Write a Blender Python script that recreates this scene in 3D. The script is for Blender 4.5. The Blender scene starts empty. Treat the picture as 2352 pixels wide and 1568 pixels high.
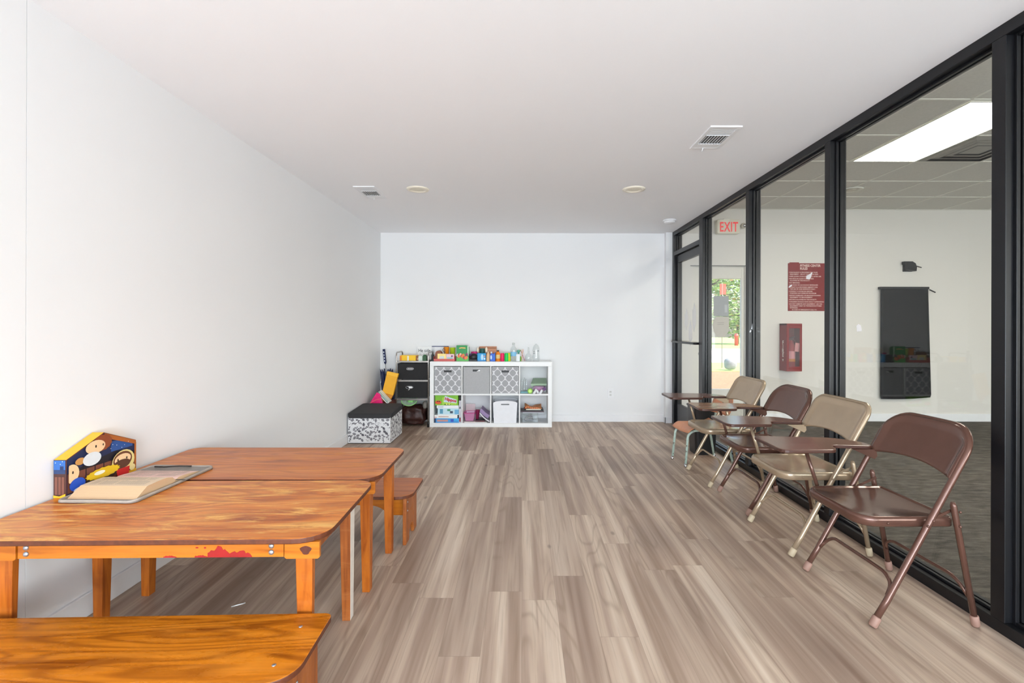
import bpy, bmesh, math, random
from mathutils import Vector, Matrix
random.seed(7)
C = bpy.context.scene.collection
PI = math.pi
S = bpy.context.scene

# ------------------------------------------------------------------ camera
cam_d = bpy.data.cameras.new('camera'); cam = bpy.data.objects.new('camera', cam_d); C.objects.link(cam)
cam_d.sensor_width = 36.0; cam_d.lens = 17.0
cam_d.shift_x = -24 / 2352; cam_d.shift_y = -33 / 2352
cam_d.clip_start = 0.05; cam_d.clip_end = 300
cam.matrix_world = Matrix.Translation((0, 0, 1.2025)) @ Matrix.Rotation(PI / 2, 4, 'X') @ Matrix.Rotation(math.radians(0.15), 4, 'Z')
S.camera = cam
# ------------------------------------------------------------------ world, sun, daylight, exposure
w = bpy.data.worlds.new('sky'); S.world = w; w.use_nodes = True
nt = w.node_tree; nt.nodes.clear()
wo = nt.nodes.new('ShaderNodeOutputWorld'); wb = nt.nodes.new('ShaderNodeBackground'); ws = nt.nodes.new('ShaderNodeTexSky')
ws.sky_type = 'NISHITA'; ws.sun_disc = False; ws.sun_elevation = math.radians(48); ws.sun_rotation = math.radians(120); ws.dust_density = 3.0
wb.inputs[1].default_value = 0.8
nt.links.new(ws.outputs[0], wb.inputs[0]); nt.links.new(wb.outputs[0], wo.inputs[0])
sun_d = bpy.data.lights.new('sun', 'SUN'); sun_d.energy = 9.0; sun_d.angle = 0.01; sun_d.color = (1, .95, .86)
sun = bpy.data.objects.new('sun', sun_d); C.objects.link(sun)
sun.rotation_euler = Vector((-.62, .30, -.85)).to_track_quat('-Z', 'Y').to_euler(); sun.location = (8, 10, 12)

def area(name, loc, size, direction, power, color):
    d = bpy.data.lights.new(name, 'AREA'); d.shape = 'RECTANGLE'; d.size, d.size_y = size
    d.energy = power; d.color = color
    o = bpy.data.objects.new(name, d); C.objects.link(o); o.location = loc
    o.rotation_euler = Vector(direction).to_track_quat('-Z', 'Z').to_euler()
    return o
# daylight through the storefront windows behind the camera (both rooms)
area('daylight_classroom', (0.04, -3.48, 1.21), (3.55, 2.28), (0, 1, 0), 90, (.80, .91, 1.0))
area('ceiling_fill', (0.04, -3.44, .70), (3.55, 1.2), (0, .55, .85), 230, (.74, .885, 1.0))   # unseen lamp added at the window, aimed up to brighten the ceiling
area('daylight_fitness', (4.6, -3.48, 1.3), (3.6, 2.0), (0, 1, 0), 170, (.95, .98, 1.0))
S.view_settings.view_transform = 'Standard'; S.view_settings.look = 'None'
S.view_settings.exposure = 0.24; S.view_settings.gamma = 1.0; S.view_settings.use_curve_mapping = False
S.cycles.max_bounces = 10; S.cycles.diffuse_bounces = 6; S.cycles.glossy_bounces = 5
S.cycles.transparent_max_bounces = 16; S.cycles.transmission_bounces = 6
S.cycles.sample_clamp_indirect = 6.0

# ------------------------------------------------------------------ materials
def hx(r, g, b):
    f = lambda c: (c / 255 / 12.92) if c / 255 <= .04045 else ((c / 255 + .055) / 1.055) ** 2.4
    return (f(r), f(g), f(b), 1)

class NT:
    def __init__(s, name):
        s.m = bpy.data.materials.new(name); s.m.use_nodes = True; s.t = s.m.node_tree
        s.b = s.t.nodes['Principled BSDF']; s.out = s.t.nodes['Material Output']
        s.co = None
    def n(s, t, **k):
        o = s.t.nodes.new(t)
        for a, v in k.items(): setattr(o, a, v)
        return o
    def l(s, a, b): s.t.links.new(a, b)
    def coord(s):
        if not s.co: s.co = s.n('ShaderNodeTexCoord').outputs['Object']
        return s.co
    def mapped(s, scale, src=None):
        m = s.n('ShaderNodeMapping'); m.inputs['Scale'].default_value = scale
        s.l(src or s.coord(), m.inputs[0]); return m.outputs[0]
    def noise(s, scale, vec=None, detail=3, rough=.55, dist=0):
        o = s.n('ShaderNodeTexNoise'); o.inputs['Scale'].default_value = scale; o.inputs['Detail'].default_value = detail
        o.inputs['Roughness'].default_value = rough; o.inputs['Distortion'].default_value = dist
        s.l(vec or s.coord(), o.inputs['Vector']); return o.outputs['Fac']
    def ramp(s, fac, stops, interp='LINEAR'):
        o = s.n('ShaderNodeValToRGB'); e = o.color_ramp.elements; o.color_ramp.interpolation = interp
        e[0].position, e[0].color = stops[0]; e[1].position, e[1].color = stops[-1]
        for p, c in stops[1:-1]:
            x = e.new(p); x.color = c
        s.l(fac, o.inputs[0]); return o.outputs[0]
    def mix(s, fac, a, b, mode='MIX'):
        o = s.n('ShaderNodeMix', data_type='RGBA', blend_type=mode)
        for i, v in ((0, fac), (6, a), (7, b)):
            if isinstance(v, (int, float, tuple)): o.inputs[i].default_value = v
            else: s.l(v, o.inputs[i])
        return o.outputs[2]
    def math(s, op, a, b=0.0, c=0.0):
        o = s.n('ShaderNodeMath', operation=op)
        for i, v in enumerate((a, b, c)):
            if isinstance(v, (int, float)): o.inputs[i].default_value = v
            else: s.l(v, o.inputs[i])
        return o.outputs[0]
    def bump(s, fac, strength=.1, dist=.01):
        o = s.n('ShaderNodeBump'); o.inputs['Strength'].default_value = strength; o.inputs['Distance'].default_value = dist
        s.l(fac, o.inputs['Height']); s.l(o.outputs[0], s.b.inputs['Normal'])

_pm = {}
def pm(name, col, rough=.5, metal=0., var=.06, vs=25., spec=.5, bump=0., bs=200.):
    """a painted / plastic / metal / fabric surface with slight procedural variation"""
    if name in _pm: return _pm[name]
    k = NT(name); b = k.b
    c = hx(*col)
    if var:
        f = k.noise(vs, detail=3)
        lo = tuple(x * (1 - var) for x in c[:3]) + (1,); hi = tuple(min(1, x * (1 + var)) for x in c[:3]) + (1,)
        k.l(k.ramp(f, [(.3, lo), (.7, hi)]), b.inputs['Base Color'])
    else: b.inputs['Base Color'].default_value = c
    b.inputs['Roughness'].default_value = rough; b.inputs['Metallic'].default_value = metal
    b.inputs['Specular IOR Level'].default_value = spec
    if bump: k.bump(k.noise(bs, detail=2), bump, .004)
    _pm[name] = k.m; return k.m

def wood(name, base, dark, light, grain=(1.6, 22, 22), worn=.5, rough=.35, seed=0., streak=.55, rings=60.0):
    k = NT(name)
    mp = k.n('ShaderNodeMapping'); mp.inputs['Scale'].default_value = grain; mp.inputs['Location'].default_value = (seed, seed * 1.7, seed * .6)
    k.l(k.coord(), mp.inputs[0]); v = mp.outputs[0]
    n1 = k.noise(1.0, v, 4, .6, 1.2)                       # broad figure
    c = k.ramp(n1, [(.30, hx(*dark)), (.48, hx(*base)), (.75, hx(*[int(.5 * (a + b)) for a, b in zip(base, light)]))])
    # cathedral lines: sine of a distorted coordinate
    n2 = k.noise(.35, v, 2, .5, .3)
    ring = k.math('SINE', k.math('MULTIPLY', n2, rings))
    ring = k.math('POWER', k.math('MULTIPLY_ADD', ring, .5, .5), 3.0)
    c = k.mix(k.math('MULTIPLY', ring, streak), c, hx(*dark))
    mp2 = k.mapped((grain[0] * 1.5, grain[1] * 7, grain[2] * 7)); n3 = k.noise(1.0, mp2, 2, .5)
    c = k.mix(k.math('MULTIPLY', k.ramp(n3, [(.45, (0, 0, 0, 1)), (.7, (1, 1, 1, 1))]), .3), c, hx(*dark))
    if worn:
        mp3 = k.mapped((3.0, 15, 15)); n4 = k.noise(1.2, mp3, 6, .68, .8)
        c = k.mix(k.math('MULTIPLY', k.ramp(n4, [(.51, (0, 0, 0, 1)), (.66, (1, 1, 1, 1))]), worn), c, hx(*light))
        k.l(k.ramp(n4, [(.5, (rough,) * 3 + (1,)), (.7, (rough + .2,) * 3 + (1,))]), k.b.inputs['Roughness'])
    else: k.b.inputs['Roughness'].default_value = rough
    k.b.inputs['Specular IOR Level'].default_value = .35
    k.l(c, k.b.inputs['Base Color']); k.bump(n3, .12, .002)
    return k.m

def thin_glass(name, tint=(.94, .95, .94), base=.022, rough=0.0, milky=0.0):
    k = NT(name); k.t.nodes.remove(k.b)
    g = k.n('ShaderNodeNewGeometry'); d = k.n('ShaderNodeVectorMath', operation='DOT_PRODUCT')
    k.l(g.outputs['Normal'], d.inputs[0]); k.l(g.outputs['Incoming'], d.inputs[1])
    f = k.math('SUBTRACT', 1.0, k.math('ABSOLUTE', d.outputs['Value']))
    f = k.math('MULTIPLY_ADD', k.math('POWER', f, 5.0), 1 - base, base)
    tr = k.n('ShaderNodeBsdfTransparent'); tr.inputs[0].default_value = tint + (1,)
    gl = k.n('ShaderNodeBsdfGlossy'); gl.inputs['Roughness'].default_value = rough; gl.inputs['Color'].default_value = (1, 1, 1, 1)
    mx = k.n('ShaderNodeMixShader'); k.l(f, mx.inputs[0]); k.l(tr.outputs[0], mx.inputs[1]); k.l(gl.outputs[0], mx.inputs[2])
    o = mx.outputs[0]
    if milky:
        df = k.n('ShaderNodeBsdfDiffuse'); df.inputs[0].default_value = tint + (1,)
        m2 = k.n('ShaderNodeMixShader'); m2.inputs[0].default_value = milky; k.l(o, m2.inputs[1]); k.l(df.outputs[0], m2.inputs[2]); o = m2.outputs[0]
    k.l(o, k.out.inputs[0]); return k.m

def emit(name, col, strength):
    k = NT(name); k.b.inputs['Base Color'].default_value = hx(*col)
    k.b.inputs['Emission Color'].default_value = hx(*col); k.b.inputs['Emission Strength'].default_value = strength
    return k.m

def floor_mat():
    k = NT('vinyl_plank'); co = k.n('ShaderNodeTexCoord').outputs['Object']
    sp = k.n('ShaderNodeSeparateXYZ'); k.l(co, sp.inputs[0]); X, Y = sp.outputs[0], sp.outputs[1]
    W, L = .152, 1.22
    row = k.math('FLOOR', k.math('DIVIDE', X, W))
    wn = k.n('ShaderNodeTexWhiteNoise', noise_dimensions='1D'); k.l(row, wn.inputs['W'])
    ys = k.math('ADD', k.math('DIVIDE', Y, L), k.math('MULTIPLY', wn.outputs['Value'], 7.3))
    col = k.math('FLOOR', ys)
    cb = k.n('ShaderNodeCombineXYZ'); k.l(row, cb.inputs[0]); k.l(col, cb.inputs[1])
    rn = k.n('ShaderNodeTexWhiteNoise', noise_dimensions='3D'); k.l(cb.outputs[0], rn.inputs['Vector'])
    r1 = rn.outputs['Value']
    # grain coordinates shifted per plank
    cv = k.n('ShaderNodeCombineXYZ')
    k.l(k.math('ADD', X, k.math('MULTIPLY', r1, 31.0)), cv.inputs[0]); k.l(k.math('ADD', Y, k.math('MULTIPLY', r1, 17.0)), cv.inputs[1])
    k.l(k.math('MULTIPLY', r1, 9.0), cv.inputs[2]); v = cv.outputs[0]
    strips = k.noise(1.0, k.mapped((17, .55, 1), v), 2, .5, .4)
    c = k.ramp(strips, [(.28, hx(154, 132, 116)), (.44, hx(178, 158, 143)), (.56, hx(198, 180, 163)), (.74, hx(218, 204, 188))])
    tone = k.ramp(r1, [(0, hx(205, 192, 184)), (.5, hx(236, 226, 217)), (1, hx(255, 250, 243))])
    c = k.mix(.8, c, tone, 'MULTIPLY')
    fine = k.noise(1.0, k.mapped((95, 2.2, 1), v), 3, .6)
    c = k.mix(k.math('MULTIPLY', k.ramp(fine, [(.5, (0, 0, 0, 1)), (.75, (1, 1, 1, 1))]), .38), c, hx(122, 100, 82))
    # cathedral arches
    a = k.noise(1.0, k.mapped((7, .9, 1), v), 1, .5)
    ring = k.math('POWER', k.math('MULTIPLY_ADD', k.math('SINE', k.math('MULTIPLY', a, 75.0)), .5, .5), 5.0)
    msk = k.ramp(k.noise(1.0, k.mapped((6, .8, 1), v), 1), [(.5, (0, 0, 0, 1)), (.62, (1, 1, 1, 1))])
    c = k.mix(k.math('MULTIPLY', k.math('MULTIPLY', ring, msk), .35), c, hx(128, 106, 86))
    # knots
    vo = k.n('ShaderNodeTexVoronoi', feature='F1'); vo.inputs['Scale'].default_value = 1.0; k.l(k.mapped((5, 2.2, 1), co), vo.inputs['Vector'])
    kn = k.ramp(vo.outputs['Distance'], [(.035, (1, 1, 1, 1)), (.075, (0, 0, 0, 1))])
    c = k.mix(k.math('MULTIPLY', kn, .5), c, hx(98, 82, 70))
    # joints
    fx = k.math('FRACT', k.math('DIVIDE', X, W)); fy = k.math('FRACT', ys)
    ex = k.math('GREATER_THAN', k.math('ABSOLUTE', k.math('SUBTRACT', fx, .5)), .4955)
    ey = k.math('GREATER_THAN', k.math('ABSOLUTE', k.math('SUBTRACT', fy, .5)), .4992)
    e = k.math('MAXIMUM', ex, ey)
    c = k.mix(k.math('MULTIPLY', e, .35), c, hx(92, 76, 64))
    k.l(c, k.b.inputs['Base Color'])
    k.l(k.math('MULTIPLY_ADD', fine, .15, .36), k.b.inputs['Roughness']); k.b.inputs['Specular IOR Level'].default_value = .4
    k.bump(fine, .06, .002)
    return k.m

def wall_mat(name, col, rough=.75, bs=90):
    k = NT(name); c = hx(*col)
    f = k.noise(1.3, detail=2)
    k.l(k.ramp(f, [(.3, tuple(x * .985 for x in c[:3]) + (1,)), (.7, c)]), k.b.inputs['Base Color'])
    k.b.inputs['Roughness'].default_value = rough; k.b.inputs['Specular IOR Level'].default_value = .25
    k.bump(k.noise(bs, detail=3), .05, .003); return k.m

M_floor = floor_mat()
M_wall = wall_mat('white_wall_paint', (238, 238, 239))
M_ceil = wall_mat('white_ceiling_paint', (250, 250, 252), .85, 160)
M_trim = pm('white_trim', (238, 238, 240), .45, var=.01)
M_fitwall = wall_mat('fitness_wall_paint', (226, 222, 216))
M_tile = pm('ceiling_tile', (214, 212, 204), .9, var=.05, vs=60, bump=.2, bs=300)
M_tbar = pm('ceiling_t_bar', (228, 226, 216), .5, var=.01)
M_black = pm('black_anodised', (24, 24, 27), .32, .25, var=.12, vs=12)
M_black2 = pm('black_gasket', (14, 14, 15), .6, var=.1)
M_glass = thin_glass('partition_glass')
M_clear = thin_glass('clear_plastic', (.90, .92, .92), .06, .05, .10)
M_door_w = pm('white_door_paint', (222, 219, 210), .5, var=.02)

# ------------------------------------------------------------------ mesh builder
class MB:
    def __init__(s): s.v = []; s.f = []; s.mi = []; s.sm = []
    def add(s, vs, fs, mi=0, sm=False, mat=None):
        o = len(s.v)
        s.v += [tuple(mat @ Vector(p)) if mat else tuple(p) for p in vs]
        for f in fs:
            s.f.append(tuple(i + o for i in f)); s.mi.append(mi); s.sm.append(sm)
        return s
    def box(s, x0, x1, y0, y1, z0, z1, mi=0, mat=None, faces=None):
        vs = [(x, y, z) for z in (z0, z1) for y in (y0, y1) for x in (x0, x1)]
        fs = [(0, 2, 3, 1), (4, 5, 7, 6), (0, 1, 5, 4), (2, 6, 7, 3), (0, 4, 6, 2), (1, 3, 7, 5)]  # -z +z -y +y -x +x
        s.add(vs, fs, mi, False, mat)
        if faces:
            for k, m in faces.items(): s.mi[len(s.mi) - 6 + k] = m
        return s
    def prism(s, poly, h0, h1, axis='z', mi=0, mat=None, sm=False):
        """extrude a 2D polygon: axis z -> (x,y), y -> (x,z), x -> (y,z)"""
        def P(p, h): return {'z': (p[0], p[1], h), 'y': (p[0], h, p[1]), 'x': (h, p[0], p[1])}[axis]
        n = len(poly); vs = [P(p, h0) for p in poly] + [P(p, h1) for p in poly]
        o0 = len(s.f)
        s.add(vs, [tuple(range(n - 1, -1, -1)), tuple(range(n, 2 * n))], mi, False, mat)
        s.f += []; base = len(s.v) - 2 * n
        for i in range(n):
            j = (i + 1) % n; s.f.append((base + i, base + j, base + n + j, base + n + i)); s.mi.append(mi); s.sm.append(sm)
        return s
    def tube(s, pts, r, seg=10, mi=0, closed=False, mat=None):
        pts = [Vector(p) for p in pts]; n = len(pts)
        rs = r if isinstance(r, (list, tuple)) else [r] * n
        T = []
        for i in range(n):
            a = pts[(i - 1) % n] if (closed or i > 0) else pts[i]; b = pts[(i + 1) % n] if (closed or i < n - 1) else pts[i]
            T.append((b - a).normalized())
        up = Vector((0, 0, 1)) if abs(T[0].z) < .9 else Vector((1, 0, 0))
        nrm = (up - T[0] * up.dot(T[0])).normalized(); vs = []
        for i in range(n):
            nrm = (nrm - T[i] * nrm.dot(T[i])).normalized(); bn = T[i].cross(nrm)
            for k in range(seg):
                a = 2 * PI * k / seg; vs.append(pts[i] + (nrm * math.cos(a) + bn * math.sin(a)) * rs[i])
        fs = []
        for i in range(n if closed else n - 1):
            for k in range(seg):
                j = (i + 1) % n; k2 = (k + 1) % seg
                fs.append((i * seg + k, i * seg + k2, j * seg + k2, j * seg + k))
        s.add(vs, fs, mi, True, mat)
        if not closed:
            o = len(s.v) - n * seg
            s.f += [tuple(o + k for k in range(seg - 1, -1, -1)), tuple(o + (n - 1) * seg + k for k in range(seg))]
            s.mi += [mi, mi]; s.sm += [False, False]
        return s
    def lathe(s, prof, c=(0, 0, 0), seg=20, mi=0, mat=None, mis=None):
        n = len(prof); vs = []; fs = []
        for r, z in prof:
            for k in range(seg):
                a = 2 * PI * k / seg; vs.append((c[0] + r * math.cos(a), c[1] + r * math.sin(a), c[2] + z))
        s0 = len(s.mi)
        for i in range(n - 1):
            for k in range(seg):
                k2 = (k + 1) % seg; fs.append((i * seg + k, i * seg + k2, (i + 1) * seg + k2, (i + 1) * seg + k))
        s.add(vs, fs, mi, True, mat)
        if mis:
            for i in range(n - 1):
                for k in range(seg): s.mi[s0 + i * seg + k] = mis[i]
        o = len(s.v) - n * seg
        s.f += [tuple(o + k for k in range(seg - 1, -1, -1)), tuple(o + (n - 1) * seg + k for k in range(seg))]
        s.mi += [mis[0] if mis else mi, mis[-1] if mis else mi]; s.sm += [False, False]
        return s
    def grid(s, fn, nu, nv, mi=0, sm=True, mat=None):
        vs = [fn(i / nu, j / nv) for j in range(nv + 1) for i in range(nu + 1)]
        fs = [(j * (nu + 1) + i, j * (nu + 1) + i + 1, (j + 1) * (nu + 1) + i + 1, (j + 1) * (nu + 1) + i) for j in range(nv) for i in range(nu)]
        return s.add(vs, fs, mi, sm, mat)
    def ball(s, c, r, seg=14, rings=9, mi=0, mat=None):
        rx, ry, rz = r if isinstance(r, (tuple, list)) else (r, r, r)
        prof = [(math.sin(PI * i / rings), -math.cos(PI * i / rings)) for i in range(rings + 1)]
        vs = []; fs = []
        for q, z in prof:
            for k in range(seg):
                a = 2 * PI * k / seg; vs.append((c[0] + rx * max(q, 1e-4) * math.cos(a), c[1] + ry * max(q, 1e-4) * math.sin(a), c[2] + rz * z))
        for i in range(rings):
            for k in range(seg):
                k2 = (k + 1) % seg; fs.append((i * seg + k, i * seg + k2, (i + 1) * seg + k2, (i + 1) * seg + k))
        return s.add(vs, fs, mi, True, mat)
    def text(s, string, size, mat, mi=0, ext=.0004, align='LEFT', sx=1.0, bold=0.0, sp=1.0):
        cu = bpy.data.curves.new('lettering', 'FONT'); cu.body = string; cu.size = size; cu.extrude = ext
        cu.align_x = align; cu.space_character = sp; cu.resolution_u = 2; cu.offset = bold
        o = bpy.data.objects.new('lettering', cu); me = bpy.data.meshes.new_from_object(o)
        mt = mat @ Matrix.Diagonal((sx, 1, 1, 1))
        s.add([p.co for p in me.vertices], [tuple(p.vertices) for p in me.polygons], mi, False, mt)
        bpy.data.objects.remove(o); bpy.data.curves.remove(cu); bpy.data.meshes.remove(me)
        return s
    def mesh(s, name, mats, off=(0, 0, 0)):
        me = bpy.data.meshes.new(name)
        me.from_pydata([(p[0] - off[0], p[1] - off[1], p[2] - off[2]) for p in s.v], [], s.f)
        for m in (mats if isinstance(mats, (list, tuple)) else [mats]): me.materials.append(m)
        me.polygons.foreach_set('material_index', s.mi); me.polygons.foreach_set('use_smooth', s.sm)
        me.update(); return me

def rrect(w, d, r, n=5, cx=0, cy=0):
    """rounded rectangle; r one radius or four (+x+y, -x+y, -x-y, +x-y)"""
    rs = r if isinstance(r, (list, tuple)) else [r] * 4; out = []
    for q, (sx, sy) in enumerate(((1, 1), (-1, 1), (-1, -1), (1, -1))):
        rr = rs[q]
        for i in range(n + 1):
            a = PI / 2 * (q + i / n); out.append((cx + sx * (w / 2 - rr) + rr * math.cos(a), cy + sy * (d / 2 - rr) + rr * math.sin(a)))
    return out
def fillet(pts, r, n=5):
    pts = [Vector(p) for p in pts]; out = [pts[0]]
    for i in range(1, len(pts) - 1):
        a, b, c = pts[i - 1], pts[i], pts[i + 1]
        d1 = (a - b); d2 = (c - b); rr = min(r, d1.length * .49, d2.length * .49)
        p, q = b + d1.normalized() * rr, b + d2.normalized() * rr
        for k in range(n + 1):
            t = k / n; out.append(p * (1 - t) ** 2 + b * 2 * t * (1 - t) + q * t * t)
    out.append(pts[-1]); return out

def props(o, label=None, cat=None, group=None, kind=None):
    if label: o['label'] = label
    if cat: o['category'] = cat
    if group: o['group'] = group
    if kind: o['kind'] = kind
    return o
def bevel(o, wd, seg=2):
    if wd:
        m = o.modifiers.new('bevel', 'BEVEL'); m.width = wd; m.segments = seg; m.limit_method = 'ANGLE'; m.angle_limit = math.radians(40)
    return o
def thing(name, label, cat, loc=(0, 0, 0), rz=0, group=None, kind=None):
    o = bpy.data.objects.new(name, None); o.empty_display_size = .05; C.objects.link(o)
    o.location = loc; o.rotation_euler = (0, 0, rz)
    return props(o, label, cat, group, kind)
def part(name, mb, parent, mats, bv=0, w=False, label=None):
    """w: coordinates given in the room, moved under the (unrotated) thing"""
    off = (0, 0, 0)
    if w:
        p = parent
        while p.parent: p = p.parent
        off = p.location
    o = bpy.data.objects.new(name, mb.mesh(name, mats, off)); C.objects.link(o); o.parent = parent
    if label: o['label'] = label
    return bevel(o, bv)
def solo(name, mb, mats, label, cat, group=None, kind=None, bv=0, origin=None):
    xs, ys, zs = zip(*mb.v)
    off = origin or ((min(xs) + max(xs)) / 2, (min(ys) + max(ys)) / 2, min(zs))
    o = bpy.data.objects.new(name, mb.mesh(name, mats, off)); C.objects.link(o); o.location = off
    return bevel(props(o, label, cat, group, kind), bv)
def struct(name, mb, mats, label, cat, bv=0): return solo(name, mb, mats, label, cat, kind='structure', bv=bv, origin=(0, 0, 0))
def dup(o, parent=None, **kw):
    c = o.copy(); C.objects.link(c)
    if parent: c.parent = parent
    for k, v in kw.items():
        if k in ('label', 'group'): c[k] = v
        else: setattr(c, k, v)
    for ch in o.children: dup(ch, c)
    return c

def T(x, y, z): return Matrix.Translation((x, y, z))
def RX(a): return Matrix.Rotation(math.radians(a), 4, 'X')
def RY(a): return Matrix.Rotation(math.radians(a), 4, 'Y')
def RZ(a): return Matrix.Rotation(math.radians(a), 4, 'Z')
FACE = RX(90)          # lettering in the x-z plane facing the camera (-y)

# ------------------------------------------------------------------ room shell
XL, XR, YB, YF, ZC = -1.81, 1.885, 6.164, -3.5, 2.40
struct('floor', MB().box(XL - .2, XR + .1, YF - .2, 6.36, -.1, 0), M_floor, 'greyish brown vinyl plank floor of the classroom', 'floor')
struct('ceiling', MB().box(XL - .2, XR + .10, YF - .2, 6.36, ZC, ZC + .14), M_ceil, 'plain white plaster ceiling of the classroom', 'ceiling')
struct('wall_left', MB().box(XL - .12, XL, YF - .2, 1.762, 0, ZC).box(XL - .12, XL, 1.7645, 6.36, 0, ZC).box(XL - .2, XL - .1, YF, 6.3, 0, ZC),
       M_wall, 'white painted wall on the left with a hairline panel joint', 'wall')
struct('wall_back', MB().box(XL, XR + .10, YB, 6.36, 0, ZC), M_wall, 'white painted wall at the far end behind the cube shelf', 'wall')
m = MB()
m.box(XL, XR + .1, YF - .2, YF, 0, .06).box(XL, XR + .1, YF - .2, YF, 2.36, ZC).box(XL, -1.75, YF - .2, YF, .06, 2.36).box(1.83, XR + .1, YF - .2, YF, .06, 2.36)
struct('wall_front', m, M_wall, 'white wall behind the camera around the street window', 'wall')
def bboard(name, m, label): struct(name, m, M_trim, label, 'baseboard', bv=.004)
bboard('baseboard_left', MB().box(XL, XL + .014, YF, YB, 0, .095), 'white baseboard along the left wall')
bboard('baseboard_back', MB().box(XL + .014, 1.80, YB - .014, YB, 0, .088), 'white baseboard along the far wall')
struct('trim_1', MB().box(1.805, XR + .005, 6.09, YB, 0, ZC), M_wall, 'narrow white corner post beside the glass door', 'trim')
struct('trim_2', MB().box(1.793, XR - .001, 6.076, 6.09, 0, .075).box(1.793, 1.805, 6.076, YB - .014, 0, .075), M_trim, 'white baseboard return at the corner post', 'trim', bv=.003)

# fitness room beyond the glass
FX0, FX1, FY, FC = XR + .10, 7.6, 6.24, 2.73
k = NT('carpet'); v = k.n('ShaderNodeMapping'); v.inputs['Rotation'].default_value = (0, 0, .5); v.inputs['Scale'].default_value = (3, 14, 1); k.l(k.coord(), v.inputs[0])
c1 = k.ramp(k.noise(2.2, v.outputs[0], 5, .7), [(.3, hx(60, 55, 50)), (.5, hx(98, 92, 84)), (.72, hx(140, 132, 120))])
c1 = k.mix(.6, c1, k.ramp(k.noise(260, detail=2), [(.3, hx(90, 90, 90)), (.7, hx(225, 225, 225))]), 'MULTIPLY')
k.l(c1, k.b.inputs['Base Color']); k.b.inputs['Roughness'].default_value = .95; k.bump(k.noise(300), .4, .004); M_carpet = k.m
struct('floor', MB().box(FX0, FX1, YF - .2, 6.36, -.1, 0), M_carpet, 'dark grey streaky carpet in the fitness room beyond the glass', 'floor')
m = MB().box(FX0 - .1, FX1, YF - .2, 6.36, FC, FC + .1)
x = 2.39
gx = [2.39 + .6 * i for i in range(9)]; gy = [.23 + .6 * i for i in range(-6, 11)]
for a in gx: m.box(a - .011, a + .011, YF, FY, FC - .004, FC, 1)
for b in gy: m.box(FX0, FX1, b - .011, b + .011, FC - .0045, FC, 1)
struct('ceiling', m, [M_tile, M_tbar], 'suspended tile ceiling of the fitness room', 'ceiling')
DX0, DX1 = 2.20, 2.875
m = MB().box(FX0 - .1, DX0, FY, 6.36, 0, FC).box(DX1, FX1, FY, 6.36, 0, FC).box(DX0, DX1, FY, 6.36, 2.0, FC)
struct('wall_back', m, M_fitwall, 'off-white far wall of the fitness room', 'wall')
struct('wall_right', MB().box(FX1, FX1 + .1, YF - .2, 6.36, 0, FC), M_fitwall, 'off-white far right wall of the fitness room', 'wall')
m = MB().box(FX0, FX1, YF - .2, YF, 0, .25).box(FX0, FX1, YF - .2, YF, 2.35, FC).box(FX0, 2.75, YF - .2, YF, .25, 2.35).box(6.45, FX1, YF - .2, YF, .25, 2.35)
struct('wall_front', m, M_fitwall, 'off-white street wall of the fitness room behind the camera', 'wall')
struct('wall_right', MB().box(XR + .004, FX0 - .004, YF - .2, 6.36, ZC + .003, FC + .1), M_wall, 'white bulkhead above the glass partition', 'wall')
bboard('baseboard_back', MB().box(DX1 + .05, FX1, FY - .014, FY, 0, .1), 'white baseboard along the far wall of the fitness room')

# ------------------------------------------------------------------ glass partition: black aluminium frame
X0, X1 = XR, XR + .10; GX = XR + .05
RAIL = .05
def member(name, m, label): struct(name, m, M_black, label, 'window frame', bv=.0025)
member('trim_3', MB().box(X0, X1, YF, 6.09, ZC - RAIL, ZC), 'black aluminium header rail along the top of the glass partition')
member('trim_4', MB().box(X0, X1, YF, 5.118, 0, .05), 'black aluminium sill rail along the floor under the glass')
muls = [('trim_5', 6.016, 6.09, 'black door jamb against the white corner post'), ('trim_6', 5.066, 5.170, 'black post between the glass door and the narrow pane'),
        ('trim_7', 4.030, 4.089, 'black upright left of the pane with the red extinguisher'), ('trim_8', 2.967, 3.021, 'black upright in the middle of the glass partition'),
        ('trim_9', 1.888, 1.946, 'black upright nearest the camera at the right edge'), ('trim_10', .80, .86, 'black upright beside the camera')]
for n, a, b, lb in muls: member(n, MB().box(X0, X1, a, b, .05 if n not in ('trim_5', 'trim_6') else 0, ZC - RAIL), lb)
def pane(n, y0, y1, z0, z1, label):
    t = thing(n, label, 'window', (GX, (y0 + y1) / 2, z0), kind='structure')
    m = MB()
    s = .013
    for dx0, dx1 in ((-.019, -.004), (.004, .019)):
        m.box(GX + dx0, GX + dx1, y0, y0 + s, z0, z1).box(GX + dx0, GX + dx1, y1 - s, y1, z0, z1)
        m.box(GX + dx0, GX + dx1, y0 + s, y1 - s, z0, z0 + s).box(GX + dx0, GX + dx1, y0 + s, y1 - s, z1 - s, z1)
    part('glazing_bead', m, t, M_black, .002, w=True)
    part('glass_pane', MB().box(GX - .003, GX + .003, y0, y1, z0, z1), t, M_glass, w=True)
    return t
pane('window_1', 1.946, 2.967, .05, ZC - RAIL, 'large clear pane behind the two nearest folding chairs')
pane('window_2', 3.021, 4.030, .05, ZC - RAIL, 'clear pane in front of the red rules sign and extinguisher')
pane('window_3', 4.089, 5.066, .05, ZC - RAIL, 'clear pane showing the exit sign and the outside door')
pane('window_4', .86, 1.888, .05, ZC - RAIL, 'clear pane just outside the right edge of the picture')
pane('window_5', YF + .02, .80, .05, ZC - RAIL, 'clear pane beside the camera')
pane('window_6', 5.170, 6.016, 2.145, ZC - RAIL, 'small clear transom pane above the glass door')
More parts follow.
